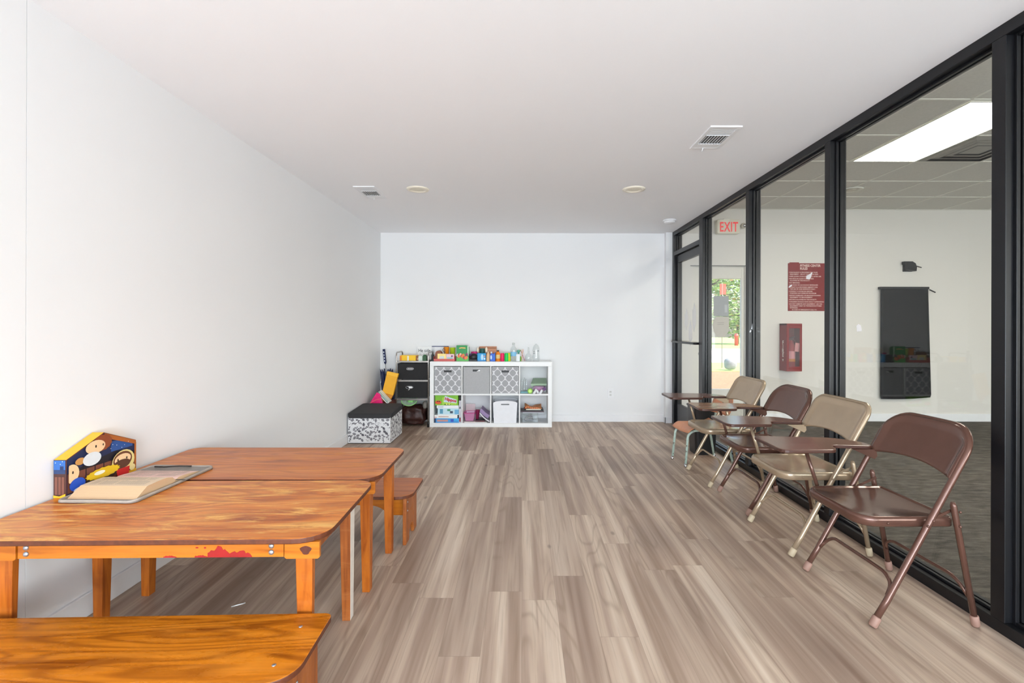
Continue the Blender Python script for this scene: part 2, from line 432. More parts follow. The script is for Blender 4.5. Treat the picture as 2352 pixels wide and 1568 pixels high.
member('trim_11', MB().box(X0, X1, 5.170, 6.016, 2.095, 2.145), 'black transom bar above the glass door')
# glass door
t = thing('door_1', 'black framed glass door with a horizontal push bar', 'door', (GX, 5.6, 0), kind='structure')
d0, d1 = 5.185, 6.008; xa, xb = XR + .028, XR + .072
part('stile', MB().box(xa, xb, d0, d0 + .05, .012, 2.088), t, M_black, .003, w=True)
part('stile', MB().box(xa, xb, d1 - .05, d1, .012, 2.088), t, M_black, .003, w=True)
part('top_rail', MB().box(xa, xb, d0 + .05, d1 - .05, 2.0, 2.088), t, M_black, .003, w=True)
part('bottom_rail', MB().box(xa, xb, d0 + .05, d1 - .05, .012, .26), t, pm('rail_with_sheen', (70, 70, 72), .35, .4), .003, w=True)  # greyer than the frame: grazing reflection on the rail put into its colour
part('glass_pane', MB().box(GX - .003, GX + .003, d0 + .05, d1 - .05, .26, 2.0), t, M_glass, w=True)
m = MB().tube(fillet([(xa, d0 + .025, 1.03), (xa - .06, d0 + .025, 1.03), (xa - .06, d1 - .025, 1.03), (xa, d1 - .025, 1.03)], .02), .013, 10)
part('push_bar', m, t, M_black, w=True)
part('lock', MB().lathe([(.018, 0), (.018, .012), (.010, .016)], seg=14, mat=T(xa, d0 + .025, .92) @ RY(-90)), t, pm('steel', (170, 170, 172), .3, .9), w=True)

# ------------------------------------------------------------------ folding tablet-arm chairs
def fillet_poly(pts, rs, n=5):
    N = len(pts); out = []
    for i in range(N):
        a, b, c = Vector(pts[i - 1]), Vector(pts[i]), Vector(pts[(i + 1) % N])
        r = rs[i] if isinstance(rs, (list, tuple)) else rs
        d1, d2 = a - b, c - b; r = min(r, d1.length * .48, d2.length * .48)
        p, q = b + d1.normalized() * r, b + d2.normalized() * r
        for k in range(n + 1):
            t = k / n; out.append(tuple(p * (1 - t) ** 2 + b * 2 * t * (1 - t) + q * t * t))
    return out
M_brown = pm('brown_enamel', (102, 71, 60), .16, .35, var=.06, vs=9)
M_beige = pm('beige_enamel', (172, 151, 126), .2, .4, var=.05, vs=9)
M_lam = wood('brown_laminate', (116, 82, 70), (100, 68, 57), (128, 92, 78), grain=(2, 16, 16), worn=0, rough=.18, streak=.12)
M_lam2 = wood('laminate_lit_amber', (140, 100, 68), (112, 76, 50), (170, 136, 96), grain=(3, 16, 16), worn=.2, rough=.16, streak=.2)  # lighter laminate copy, reflected outdoor light put into the tablet's colour
M_lamedge = pm('dark_laminate_edge', (72, 42, 32), .35)
M_cap = pm('tan_rubber', (150, 116, 102), .6)
M_capb = pm('pale_rubber', (186, 168, 140), .6)
M_rivet = pm('rivet_steel', (150, 140, 132), .3, .9)
TH = math.radians(28.6); SN, CS = math.sin(TH), math.cos(TH)
def make_chair(label, mat, cap, lam, rc, bow):
    t = thing('folding_chair', label, 'chair', group='folding chairs along the glass partition')
    w_, st = .226, .900
    def P(s, y, off=0): return Vector((s * SN + off * CS + bow * max(0, 1 - (y / w_) ** 2) * max(0, (s - .6) / .3), y, s * CS - off * SN))
    corner = []
    n = 9
    left = [P(s, -w_) for s in (.0, .12, .3, .5, .64, .74)] 
    arc = [P(st - rc + rc * math.sin(a), -(w_ - rc) - rc * math.cos(a)) for a in [PI / 2 * i / n for i in range(n + 1)]]
    top = [P(st, y) for y in (-(w_ - rc) * .6, -(w_ - rc) * .2, (w_ - rc) * .2, (w_ - rc) * .6)]
    half = left + arc
    path = half + top + [Vector((p.x, -p.y, p.z)) for p in reversed(half)]
    part('back_frame', MB().tube([(p.x, p.y, max(p.z, .012)) for p in path], .0128, 12), t, mat)
    def panel(u, v):
        y = (2 * u - 1) * (w_ - .002); ay = abs(y)
        hi = st - .002 if ay <= w_ - rc else st - rc + math.sqrt(max(0, rc * rc - (ay - (w_ - rc)) ** 2)) - .002
        lo = .672 + .034 * (1 - (y / w_) ** 2)
        hi = max(hi, lo + .03); s = lo + (hi - lo) * v
        e = min(min(u, 1 - u) * 2 * w_, (1 - v) * (hi - lo)); dish = -.011 + .008 * min(1, max(0, (e - .018) / .014))
        return P(s, y, dish)
    o = part('backrest', MB().grid(panel, 40, 18), t, mat)
    sm = o.modifiers.new('thick', 'SOLIDIFY'); sm.thickness = .004; sm.offset = 0
    # pressed steel seat with a turned down skirt
    def ring(ins, z): return [(x, y, z) for x, y in rrect(.39 - 2 * ins, .404 - 2 * ins, [max(.006, .03 - ins), max(.01, .075 - ins), max(.01, .075 - ins), max(.006, .03 - ins)], 6, .165, 0)]
    rings = [ring(.004, .392), ring(0, .396), ring(0, .420), ring(.003, .428), ring(.009, .432), ring(.017, .4315), ring(.022, .428), ring(.03, .4265), ring(.08, .4235), ring(.13, .4215)]
    m = MB(); k_ = len(rings[0]); vs = [p for r in rings for p in r]
    fs = [(i * k_ + j, i * k_ + (j + 1) % k_, (i + 1) * k_ + (j + 1) % k_, (i + 1) * k_ + j) for i in range(len(rings) - 1) for j in range(k_)]
    fs += [tuple(range(k_ - 1, -1, -1)), tuple((len(rings) - 1) * k_ + j for j in range(k_))]
    part('seat', m.add(vs, fs, 0, True), t, mat)
    for sy in (1, -1):
        y = sy * .2262
        part('rear_leg', MB().tube([(.418, y, .012), (.330, y * .985, .488), (.327, y * .985, .502)], [.0115, .0115, .007], 10), t, mat)
        part('link', MB().prism([(.243, .428), (.247, .418), (.342, .462), (.338, .472)], y - sy * .016 - .0015, y - sy * .016 + .0015, 'y'), t, mat)
        part('foot_cap', MB().lathe([(.014, -.002), (.0165, .004), (.0165, .036), (.0145, .042)], seg=14, mat=T(0, sy * w_, .006) @ RY(28.6)), t, cap)
        part('foot_cap', MB().lathe([(.013, -.002), (.0155, .004), (.0155, .036), (.0135, .042)], seg=14, mat=T(.4192, y, .006) @ RY(-10.5)), t, cap)
        for (rx, ry, rz_) in ((.214, sy * (w_ + .0125), .410), (.236, sy * (w_ + .0125), .432), (.345, y + sy * .011, .466), (.345, y + sy * .011, .408), (.08, sy * .2025, .408)):
            part('rivet', MB().ball((rx, ry, rz_), .0055, 8, 5), t, mat)
    yb = w_ - .010
    a, b = (.066, .122), (.100, .190)
    part('front_stretcher', MB().tube(fillet([(a[0], -yb, a[1]), (b[0] - .006, -yb + .012, b[1] - .028), (b[0], -yb + .055, b[1]), (b[0], yb - .055, b[1]), (b[0] - .006, yb - .012, b[1] - .028), (a[0], yb, a[1])], .03), .0075, 10), t, mat)
    part('rear_stretcher', MB().tube(fillet([(.398, -yb, .115), (.385, -yb + .012, .150), (.382, -yb + .055, .178), (.382, yb - .055, .178), (.385, yb - .012, .150), (.398, yb, .115)], .03), .0072, 10), t, mat)
    # tablet arm on the sitter's right
    pl = fillet_poly([(-.172, .418), (-.182, .110), (.088, .120), (.120, .214), (.316, .192), (.322, .262), (.235, .372)], [.03, .055, .03, .03, .03, .03, .06])
    m = MB().prism(pl, .609, .626, 'z'); nb = len(pl)
    m.mi[0] = 1
    for i in range(2, len(m.mi)): m.mi[i] = 1
    tb = part('tablet_arm', m, t, [lam, M_lamedge], .004)
    part('tablet_strut', MB().tube([(.018, .270, .607), (.060, .2235, .408)], .009, 10), t, mat)
    part('tablet_bracket', MB().prism([(.215, .6085), (.330, .6085), (.335, .575), (.322, .560)], .196, .2125, 'y'), t, mat)
    return t
ch1 = make_chair('brown folding chair with tablet arm, nearest to the camera by the glass', M_brown, M_cap, M_lam, .115, .020)
ch2 = make_chair('beige folding chair with brown tablet arm, standing just behind the nearest brown chair', M_beige, M_capb, M_lam, .062, .014)
ch3 = dup(ch1, label='brown folding chair with amber-lit tablet arm, between the two beige folding chairs')
ch4 = dup(ch2, label='beige folding chair with tablet arm, farthest folding chair, next to the orange chair')
for c in ch3.children:
    if c.name.startswith('tablet_arm'):
        c.data = c.data.copy(); c.data.materials[0] = M_lam2
for c, loc, rz in ((ch1, (1.408, 2.170), .6), (ch2, (1.412, 2.770), .4), (ch3, (1.442, 3.318), -.3), (ch4, (1.404, 3.862), .8)):
    c.location = (loc[0], loc[1], 0); c.rotation_euler = (0, 0, math.radians(rz))

# orange school chair
M_or = pm('orange_plastic', (214, 146, 108), .4, var=.04)
M_pg = NT('chipped_pale_green'); f_ = M_pg.noise(45, detail=4)
M_pg.l(M_pg.ramp(f_, [(.36, hx(120, 108, 96)), (.42, hx(176, 196, 184)), (.7, hx(190, 208, 196))]), M_pg.b.inputs['Base Color']); M_pg.b.inputs['Roughness'].default_value = .35; M_pg = M_pg.m
M_chrome = pm('chrome', (190, 190, 192), .15, 1., var=.02)
t = thing('school_chair', 'small orange plastic school chair with pale green legs', 'chair', (1.59, 4.325, 0), math.radians(8))
def seat(u, v):
    x = -.19 + .36 * u; y = (2 * v - 1) * (.165 - .02 * abs(u - .5))
    z = .335 + .035 * max(0, u - .75) * 4 * (u - .75) * 4 * .5 - .045 * max(0, .2 - u) ** 2 * 25 + .012 * (2 * v - 1) ** 2 - .010 * math.sin(PI * u)
    return (x, y, z)
o = part('seat', MB().grid(seat, 18, 12), t, M_or); sm = o.modifiers.new('thick', 'SOLIDIFY'); sm.thickness = .006
def back(u, v):
    a = 2 * u - 1; hw = .158 - .03 * max(0, v - .7) * 2 - .03 * max(0, .25 - v) * 2
    return (.185 + .05 * v + .02 * (1 - a * a), a * hw, .425 + .155 * v)
o = part('backrest', MB().grid(back, 14, 8), t, M_or); sm = o.modifiers.new('thick', 'SOLIDIFY'); sm.thickness = .006
for sy in (1, -1):
    part('leg', MB().tube(fillet([(.05, sy * .115, .318), (-.13, sy * .115, .305), (-.175, sy * .118, .27), (-.20, sy * .128, .006)], .04), .0105, 10), t, M_pg)
    part('leg', MB().tube(fillet([(.02, sy * .125, .316), (.13, sy * .13, .31), (.165, sy * .135, .28), (.225, sy * .158, .006)], .04), .0105, 10), t, M_pg)
    part('back_post', MB().tube(fillet([(.10, sy * .10, .315), (.19, sy * .10, .325), (.222, sy * .10, .50)], .05), .009, 10), t, M_pg)
    part('foot_cap', MB().lathe([(.013, 0), (.014, .004), (.012, .03)], (-.20, sy * .128, 0), 12), t, M_chrome)
    part('foot_cap', MB().lathe([(.013, 0), (.014, .004), (.012, .03)], (.225, sy * .158, 0), 12), t, M_chrome)
# black waste bin behind it
t = thing('waste_bin', 'black plastic waste bin behind the orange chair by the glass', 'bin', (1.735, 4.66, 0))
def taper(b, h, hole=True, th=.006, r=.03):
    m = MB(); n_ = 5
    L = [rrect(b[0] * s, b[1] * s, r, n_) for s in (.84, 1.0)]
    rings = [[(x, y, 0) for x, y in L[0]], [(x, y, h) for x, y in L[1]], [(x * (1 - 2 * th / b[0]), y * (1 - 2 * th / b[1]), h) for x, y in L[1]], [(x * (1 - 2 * th / b[0]), y * (1 - 2 * th / b[1]), .01) for x, y in L[0]]]
    k_ = len(rings[0]); vs = [p for q in rings for p in q]
    fs = [(i * k_ + j, i * k_ + (j + 1) % k_, (i + 1) * k_ + (j + 1) % k_, (i + 1) * k_ + j) for i in range(3) for j in range(k_)]
    fs += [tuple(range(k_ - 1, -1, -1)), tuple(3 * k_ + j for j in range(k_))]
    return m.add(vs, fs, 0, False)
M_bin = pm('black_plastic', (24, 24, 26), .4)
part('bin_body', taper((.225, .235), .45), t, M_bin)
m = MB(); ro = rrect(.24, .25, .035); ri = rrect(.212, .222, .028); n_ = len(ro)
vs = [(x, y, z) for z in (.444, .458) for x, y in ro] + [(x, y, z) for z in (.444, .458) for x, y in ri]
fs = []
for i in range(n_):
    j = (i + 1) % n_; fs += [(i, j, n_ + j, n_ + i), (2 * n_ + j, 2 * n_ + i, 3 * n_ + i, 3 * n_ + j), (n_ + i, n_ + j, 3 * n_ + j, 3 * n_ + i), (j, i, 2 * n_ + i, 2 * n_ + j)]
part('rim', m.add(vs, fs), t, M_bin)

# ------------------------------------------------------------------ plywood tables and benches
M_top1 = wood('table_plywood', (206, 116, 36), (144, 66, 18), (240, 188, 106), grain=(1.7, 11, 11), worn=.8, rough=.32, seed=2.1, streak=.42, rings=190.0)
M_top2 = wood('table_plywood_rear', (198, 110, 42), (144, 70, 26), (230, 168, 98), grain=(1.6, 10, 10), worn=.3, rough=.32, seed=6.4, streak=.42, rings=170.0)
M_apron = wood('pine_apron', (186, 106, 24), (152, 78, 14), (202, 124, 40), grain=(1.5, 20, 20), worn=.2, rough=.3, seed=1.2, streak=.25)
M_leg = wood('pine_leg', (178, 96, 26), (138, 64, 14), (196, 114, 40), grain=(26, 26, 2.5), worn=.15, rough=.35, seed=3.3, streak=.4)
M_bench = wood('bench_plywood', (208, 122, 28), (136, 68, 12), (228, 148, 52), grain=(1.2, 13, 13), worn=.25, rough=.26, seed=9.2, streak=.6, rings=150.0)
M_bench2 = wood('bench_plywood_rear', (184, 104, 52), (148, 76, 32), (206, 134, 80), grain=(1.2, 12, 12), worn=.3, rough=.35, seed=5.2, streak=.4, rings=150.0)
M_panel = wood('bench_end_panel', (158, 86, 34), (112, 54, 18), (190, 120, 62), grain=(20, 20, 1.6), worn=.3, rough=.4, seed=4.2, streak=.45)
M_ply = pm('plywood_edge', (92, 44, 20), .5, var=.25, vs=60)
M_redp = pm('red_paint', (152, 12, 8), .5, var=.1)
M_knot = pm('dark_knot', (84, 34, 14), .4, var=.25, vs=80)
M_whitep = pm('chipped_white_paint', (214, 206, 196), .5, var=.06)
M_bolt = pm('galvanised_bolt', (176, 182, 190), .3, .8)
def slab(W, D, r, z0, z1, top, edge):
    m = MB().prism(rrect(W, D, r, 7), z0, z1); m.mi[0] = 1
    for i in range(2, len(m.mi)): m.mi[i] = 1
    return m
def table(label, loc, rz, W, D, top, legs, front, group):
    t = thing('kids_table', label, 'table', loc, math.radians(rz), group)
    part('tabletop', slab(W, D, [.075, .06, .05, .10], .522, .540, 0, 1), t, [top, M_ply], .003)
    hx_, hy = W / 2, D / 2
    m = MB().box(-.370, .452, -hy + .022, -hy + .042, .474, .522)
    if front:
        rg = random.Random(4)
        def splotch(x0, x1, zt):
            up = [(x0 + (x1 - x0) * i / 14, .4745 + (.038 * zt) * (.55 + .45 * rg.random()) * math.sin(PI * min(1, max(.08, i / 14 * .9 + .1))) ** .5) for i in range(15)]
            m.prism([(x0, .4742), (x1, .4742)] + list(reversed(up)), -hy + .0212, -hy + .0222, 'y', 1)
        splotch(.215, .290, 1.0); splotch(.285, .354, .6); splotch(.078, .12, .18); splotch(.175, .215, .22)
        m.box(.178, .186, -hy + .0212, -hy + .022, .503, .507, 1).box(.204, .210, -hy + .0212, -hy + .022, .502, .507, 1)
    part('front_apron', m, t, [M_apron, M_redp], .002, label='apron with red paint splotches' if front else None)
    part('rear_apron', MB().box(-hx_ + .06, hx_ - .09, hy - .042, hy - .022, .474, .522), t, M_apron, .002)
    # corner blocks with a rounded lower edge, and side aprons
    blk = lambda a, b: [(a, .474), (a + .006, .469), (b - .006, .469), (b, .474), (b, .522), (a, .522)]
    part('corner_block', MB().prism(blk(-.488, -.374), -hy + .018, -hy + .030, 'y'), t, M_apron, .002)
    m = MB().prism(blk(.456, .566), -hy + .018, -hy + .030, 'y')
    if front: m.prism([(hx_ - .062 + .017 * math.cos(a) * (1 + .25 * math.sin(3 * a)), .496 + .014 * math.sin(a)) for a in [2 * PI * i / 14 for i in range(14)]], -hy + .0172, -hy + .0182, 'y', 1)
    part('corner_block', m, t, [M_apron, M_knot], .002)
    for sx in (1, -1):
        a, b = sorted((sx * (hx_ - .040), sx * (hx_ - .060)))
        pr = [(-hy + .06, .522), (hy - .05, .522), (hy - .05, .497), (hy - .075, .478), (-hy + .09, .478), (-hy + .06, .497)]
        part('side_apron', MB().prism(pr, a, b, 'x'), t, M_panel if sx > 0 else M_apron, .003)
    if front:
        for bx in (-.344, .414):
            for bz in (.509, .489):
                part('bolt', MB().lathe([(.0085, 0), (.0085, .002), (.006, .005), (.001, .006)], seg=14, mat=T(bx, -hy + .022, bz) @ RX(90)), t, M_bolt)
    for i, (lx, ly, kind) in enumerate(legs):
        s1, s0 = .023, .017; sx = 1 if lx > 0 else -1; kx, ky = (1.2, .5) if kind == 'f' else (1.0, 1.15)
        # taper on the two inner faces
        def ringz(z, s): 
            e = .025 - s; cx = lx + sx * e * .6; cy = ly + (e * .2)
            return [(cx - s * kx, cy - s * ky, z), (cx + s * kx, cy - s * ky, z), (cx + s * kx, cy + s * ky, z), (cx - s * kx, cy + s * ky, z)]
        vs = ringz(0, s0) + ringz(.47, s1) + ringz(.522, s1)
        fs = [(3, 2, 1, 0), (8, 9, 10, 11)] + [(k * 4 + j, k * 4 + (j + 1) % 4, k * 4 + 4 + (j + 1) % 4, k * 4 + 4 + j) for k in (0, 1) for j in range(4)]
        m = MB().add(vs, fs)
        if kind == 'w':
            for q in range(2, 10):
                if (q - 2) % 4 == 1: m.mi[q] = 1
        part('leg', m, t, [M_panel if kind == 'w' else M_leg, M_whitep], .002, label='leg with a white-painted side' if kind == 'w' else None)
    return t
G_t = 'low plywood tables pushed end to end'
table('low worn plywood table nearer the camera, with red paint on its front apron', (-1.212, 1.788, 0), 1.3, 1.17, .580, M_top1,
      [(.498, -.218, 'f'), (.494, .195, 'w'), (-.458, -.212, 'f'), (-.468, .165, '')], True, G_t)
table('low plywood table behind the one with the open book, against the left wall', (-1.212, 2.374, 0), .35, 1.16, .555, M_top2,
      [(.500, -.170, ''), (.500, .205, ''), (-.462, -.200, ''), (-.46, .205, '')], False, G_t)
def bench(label, loc, rz, W, D, top, group, screws):
    t = thing('bench', label, 'bench', loc, math.radians(rz), group)
    part('seat_board', slab(W, D, [.025, .025, .06, .085], .262, .280, 0, 1), t, [top, M_ply], .003)
    for sx in (1, -1):
        xo = sx * (W / 2 - .035); a, b = sorted((xo, xo - sx * .02)); h = D / 2 - .035
        ar = [(-h, 0), (-h * .42, 0)] + [(h * .42 * math.cos(PI - PI * i / 10), .075 * math.sin(PI * i / 10)) for i in range(1, 10)] + [(h * .42, 0), (h, 0), (h * .98, .262), (-h * .98, .262)]
        e = part('end_panel', MB().prism(ar, a, b, 'x'), t, M_panel, .004)
        if screws and sx > 0:
            for (sy, sz) in ((-.035, .195), (-.035, .228), (.02, .238)) if screws == 1 else ((-.10, .18), (-.10, .228), (.08, .228)):
                part('screw', MB().lathe([(.005, 0), (.005, .001), (.002, .003)], seg=10, mat=T(b, sy, sz) @ RY(90)), t, M_bolt)
    if screws == 1:
        for sx_, sy in ((W / 2 - .075, .085), (W / 2 - .075, -.085)):
            part('screw', MB().lathe([(.006, 0), (.006, .001), (.003, .002)], (sx_, sy, .280), 10), t, M_bolt)
    L = W / 2 - .056
    for y in (-D / 2 + .075, D / 2 - .095):
        ar = [(-L, .262), (-L, .150), (-L + .10, .150)] + [(-L + .10 + .10 * (1 - math.cos(PI / 2 * i / 6)), .150 + .055 * math.sin(PI / 2 * i / 6)) for i in range(1, 7)] + \
             [(L - .20 + .10 * math.sin(PI / 2 * i / 6), .205 - .055 * (1 - math.cos(PI / 2 * i / 6))) for i in range(0, 7)] + [(L, .150), (L, .262)]
        part('stretcher', MB().prism(ar, y, y + .018, 'y'), t, M_apron, .003)
    return t
G_b = 'low plywood benches on either side of the tables'
bench('low bright orange plywood bench in the left foreground in front of the tables', (-1.197, 1.386, 0), 1.8, 1.19, .312, M_bench, G_b, 1)
bench('low brown plywood bench half hidden behind the far table', (-1.197, 2.792, 0), 0, 1.19, .335, M_bench2, G_b, 2)

solo('paper_scrap', MB().add([(-1.245, 2.07, .0005), (-1.20, 2.10, .0005), (-1.203, 2.106, .0015), (-1.247, 2.078, .0015), (-1.225, 2.085, .004)], [(0, 1, 4), (1, 2, 4), (2, 3, 4), (3, 0, 4), (3, 2, 1, 0)]), pm('scrap_white', (232, 232, 230), .8), 'tiny white paper scrap on the floor in the shade under the near table', 'paper')
# ------------------------------------------------------------------ open bible and nativity box on the table
ZT = .5405
M_leather = pm('grey_leather', (136, 128, 121), .5, var=.12, vs=30, bump=.2, bs=120)
M_page = pm('cream_page', (220, 196, 166), .7, var=.03)
M_fore = NT('page_edges'); wv = M_fore.n('ShaderNodeTexWave', bands_direction='Z'); wv.inputs['Scale'].default_value = 220; wv.inputs['Distortion'].default_value = 1.5; M_fore.l(M_fore.coord(), wv.inputs[0])
M_fore.l(M_fore.ramp(wv.outputs['Fac'], [(0, hx(190, 154, 116)), (1, hx(218, 186, 150))]), M_fore.b.inputs['Base Color']); M_fore.b.inputs['Roughness'].default_value = .8; M_fore = M_fore.m
M_ink = pm('grey_print', (170, 156, 140), .8)
M_pink = pm('pinkish_page', (226, 190, 178), .7)
M_ribbon = pm('dark_ribbon', (58, 54, 52), .6)
t = thing('open_book', 'large open book with grey leather cover lying on the near table', 'book', (-1.592, 2.035, ZT), math.radians(-1))
def cov(u, v):
    x = -.152 + .305 * u; y = -.232 + .465 * v
    rr = .03; 
    e = .004 * math.sin(9 * v + 2 * u) * (abs(2 * u - 1) ** 3) + .006 * max(0, abs(2 * v - 1) - .75) * 4
    x -= .035 * (v - .5) * 0
    return (x, y, .006 + abs(e))
c_ = MB(); pl = rrect(.305, .465, .028, 6); c_.prism(pl, 0.0, .007)
part('cover', c_, t, M_leather, .003)
rim_ = rrect(.296, .456, .026, 8); rim_ = [q for i in range(len(rim_)) for q in (rim_[i], tuple((Vector(rim_[i]) + Vector(rim_[(i + 1) % len(rim_)])) / 2))]
part('cover_edge', MB().tube([(x, y, .0075 + .003 * math.sin(24 * x + 15 * y)) for x, y in rim_], .005, 6, closed=True), t, pm('worn_leather_edge', (166, 156, 146), .6, var=.1))
def block(name, prof, x0, x1, lines, pink):
    m = MB().prism(prof, x0, x1, 'x'); m.mi[0] = m.mi[1] = 1
    n_ = len(prof)
    for i in range(n_):
        a, b = prof[i], prof[(i + 1) % n_]
        if abs(b[1] - a[1]) > abs(b[0] - a[0]) * .55: m.mi[2 + i] = 1
    # printed columns
    def zt(y):
        for i in range(n_):
            a, b = prof[i], prof[(i + 1) % n_]
            lo, hi = min(a[0], b[0]), max(a[0], b[0])
            if lo <= y <= hi and hi > lo and max(a[1], b[1]) > .015: return a[1] + (b[1] - a[1]) * (y - a[0]) / (b[0] - a[0])
        return .02
    y0, y1 = lines
    for q in range(2):
        yb, ye = (y0 + (y1 - y0) * (q * .5 + .03), y0 + (y1 - y0) * (q * .5 + .47))
        k_ = 26
        for i in range(k_):
            xx = x0 + .022 + (x1 - x0 - .044) * i / k_; d_ = .0026
            if rg.random() < .08: continue
            for (ya, yc) in ((yb, (yb + ye) / 2), ((yb + ye) / 2, ye - rg.random() * .012)):
                m.add([(xx, ya, zt(ya) + .0004), (xx + d_, ya, zt(ya) + .0004), (xx + d_, yc, zt(yc) + .0004), (xx, yc, zt(yc) + .0004)], [(0, 1, 2, 3)], 2)
    return part(name, m, t, [M_pink if pink else M_page, M_fore, M_ink])
rg = random.Random(3)
block('page_block', [(-.205, .007), (-.006, .007), (-.004, .020), (-.018, .033), (-.05, .041), (-.10, .042), (-.150, .040)], -.128, .136, (-.14, -.03), False)
block('page_block', [(-.006, .007), (.152, .007), (.140, .012), (.10, .018), (.05, .023), (.02, .024), (.002, .019), (-.004, .014)], -.128, .136, (.022, .13), True)
part('ribbon', MB().add([(.136, -.004, .018), (.136, .004, .018), (.160, .03, .009), (.158, .02, .009)], [(0, 1, 2, 3)]).tube([(.05, .215, .012), (.0, .20, .016), (-.06, .19, .014), (-.11, .20, .012)], .0035, 6), t, M_ribbon)

cm = {}
def flat(r, g, b):
    if (r, g, b) not in cm: cm[(r, g, b)] = pm('print_%02x%02x%02x' % (r, g, b), (r, g, b), .45, var=.03)
    return cm[(r, g, b)]
t = thing('nativity_box', 'house-shaped cardboard nativity box with yellow roof beside the open book', 'toy box', (-1.78, 2.03, ZT))
hw, ev, rd = .168, .146, .216
pent = [(-hw, 0), (hw, 0), (hw, ev), (0, rd), (-hw, ev)]
m = MB().prism(pent, -.024, .024, 'x')
m.mi = [1, 1, 0, 1, 0, 0, 1]
part('box_body', m, t, [flat(248, 178, 36), flat(112, 62, 44)], .0008)
class Art:
    """flat printed shapes stacked a hair apart on a plane"""
    def __init__(s): s.m = MB(); s.mats = []; s.k = 0
    def mi(s, c):
        M_ = flat(*c)
        if M_ not in s.mats: s.mats.append(M_)
        return s.mats.index(M_)
    def poly(s, pts, c, plane, lim=None):
        s.k += 1; h = .00025 * s.k
        if lim: pts = [(min(max(p[0], lim[0]), lim[1]), min(max(p[1], lim[2]), lim[3])) for p in pts]
        if plane[0] == 'x': s.m.add([(plane[1] + h, p[0], p[1]) for p in pts], [tuple(range(len(pts)))], s.mi(c))
        else: s.m.add([(p[0], plane[1] - h, p[1]) for p in pts], [tuple(range(len(pts)))], s.mi(c))
    def ell(s, a, h, ra, rh, c, plane, lim=None, rough=0, n=20):
        s.poly([(a + ra * math.cos(2 * PI * i / n) * (1 + rough * (i % 2)), h + rh * math.sin(2 * PI * i / n) * (1 + rough * (i % 2))) for i in range(n)], c, plane, lim)
A = Art(); PX = ('x', .024); L4 = (-hw + .001, hw - .001, .001, .3)
A.poly([(-hw + .002, .004), (hw - .002, .004), (hw - .002, ev - .003), (0, rd - .006), (-hw + .002, ev - .003)], (34, 46, 84), PX)
A.poly([(-hw + .004, .09), (-.02, .115), (.06, .125), (hw - .006, .10), (hw - .006, .08), (-hw + .004, .06)], (30, 28, 38), PX)
A.poly([(.035, .125), (hw - .02, .125), (hw - .02, .145), (.09, .165), (.035, .17)], (44, 84, 150), PX)
for q in range(8):
    a = -hw + .004 + q * .041; A.poly([(a, .012), (a + .037, .012), (a + .037, .088), (a, .088)], (122 + 6 * (q % 2), 72, 54), PX)
A.poly([(0, rd - .004), (hw - .003, ev - .001), (hw - .003, ev - .018), (0, rd - .024)], (176, 98, 40), PX)
A.poly([(hw - .012, .012), (hw - .002, .012), (hw - .002, ev - .01), (hw - .012, ev - .01)], (176, 98, 40), PX)
A.poly([(hw - .05, .003), (hw - .002, .003), (hw - .002, .02), (hw - .045, .018)], (240, 180, 40), PX)
for (a, h) in ((.04, .155), (.06, .148), (.03, .14), (.10, .14), (.12, .15), (-.11, .115), (.085, .132)): A.ell(a, h, .0018, .0018, (235, 240, 250), PX, n=6)
sk = (246, 206, 160)
A.ell(-.012, .176, .044, .032, (146, 74, 40), PX, rough=.08, n=26); A.ell(-.045, .166, .046, .027, sk, PX)
A.ell(-.044, .168, .004, .006, (40, 24, 18), PX, n=10); A.ell(-.010, .168, .003, .005, (40, 24, 18), PX, n=10)
A.ell(-.115, .126, .022, .014, (206, 150, 84), PX); A.ell(-.062, .122, .042, .027, (226, 230, 234), PX)
A.ell(.092, .070, .060, .050, (232, 212, 140), PX); A.ell(.088, .078, .050, .036, (110, 64, 40), PX); A.ell(.088, .080, .043, .024, sk, PX)
A.ell(.082, .060, .046, .020, (92, 56, 40), PX); A.ell(.062, .082, .0035, .0055, (30, 20, 16), PX, n=10); A.ell(.108, .082, .0035, .0055, (30, 20, 16), PX, n=10)
A.poly([(.052, .042), (.124, .042), (.118, .004), (.062, .004)], (206, 34, 34), PX); A.ell(.138, .032, .016, .014, (236, 214, 150), PX)
A.ell(-.02, .036, .075, .022, (54, 34, 28), PX); A.ell(-.012, .052, .076, .020, (232, 188, 30), PX, rough=.12, n=34); A.ell(-.03, .056, .026, .008, (248, 244, 220), PX)
A.ell(-.155, .088, .032, .036, sk, PX, L4); A.ell(-.150, .092, .0035, .006, (40, 24, 18), PX, n=10)
A.ell(-.130, .040, .034, .026, (40, 84, 190), PX, L4); A.ell(-.118, .018, .030, .010, (236, 236, 240), PX, L4)
part('printed_scene', A.m, t, A.mats)
A = Art(); PY = ('y', -hw)
A.poly([(-.0235, .004), (.0235, .004), (.0235, ev), (-.0235, ev)], (74, 44, 40), PY)
for q in range(3):
    A.poly([(-.019 + q * .0135, .012), (-.0085 + q * .0135, .012), (-.0085 + q * .0135, .080), (-.019 + q * .0135, .080)], (122, 76, 62), PY)
A.poly([(-.0225, .092), (.0225, .092), (.0225, ev - .002), (-.0225, ev - .002)], (40, 62, 104), PY); A.poly([(-.0225, .108), (.0225, .108), (.0225, ev - .002), (-.0225, ev - .002)], (48, 100, 172), PY)
A.poly([(.002, .108), (.016, .108), (.016, .122), (.002, .122)], (34, 52, 96), PY); A.poly([(-.0235, .0), (.0235, .0), (.0235, .016), (0, .006), (-.0235, .010)], (246, 182, 40), PY)
for (a, h) in ((-.015, .135), (.004, .130), (.012, .14)): A.ell(a, h, .0015, .0015, (235, 240, 250), PY, n=6)
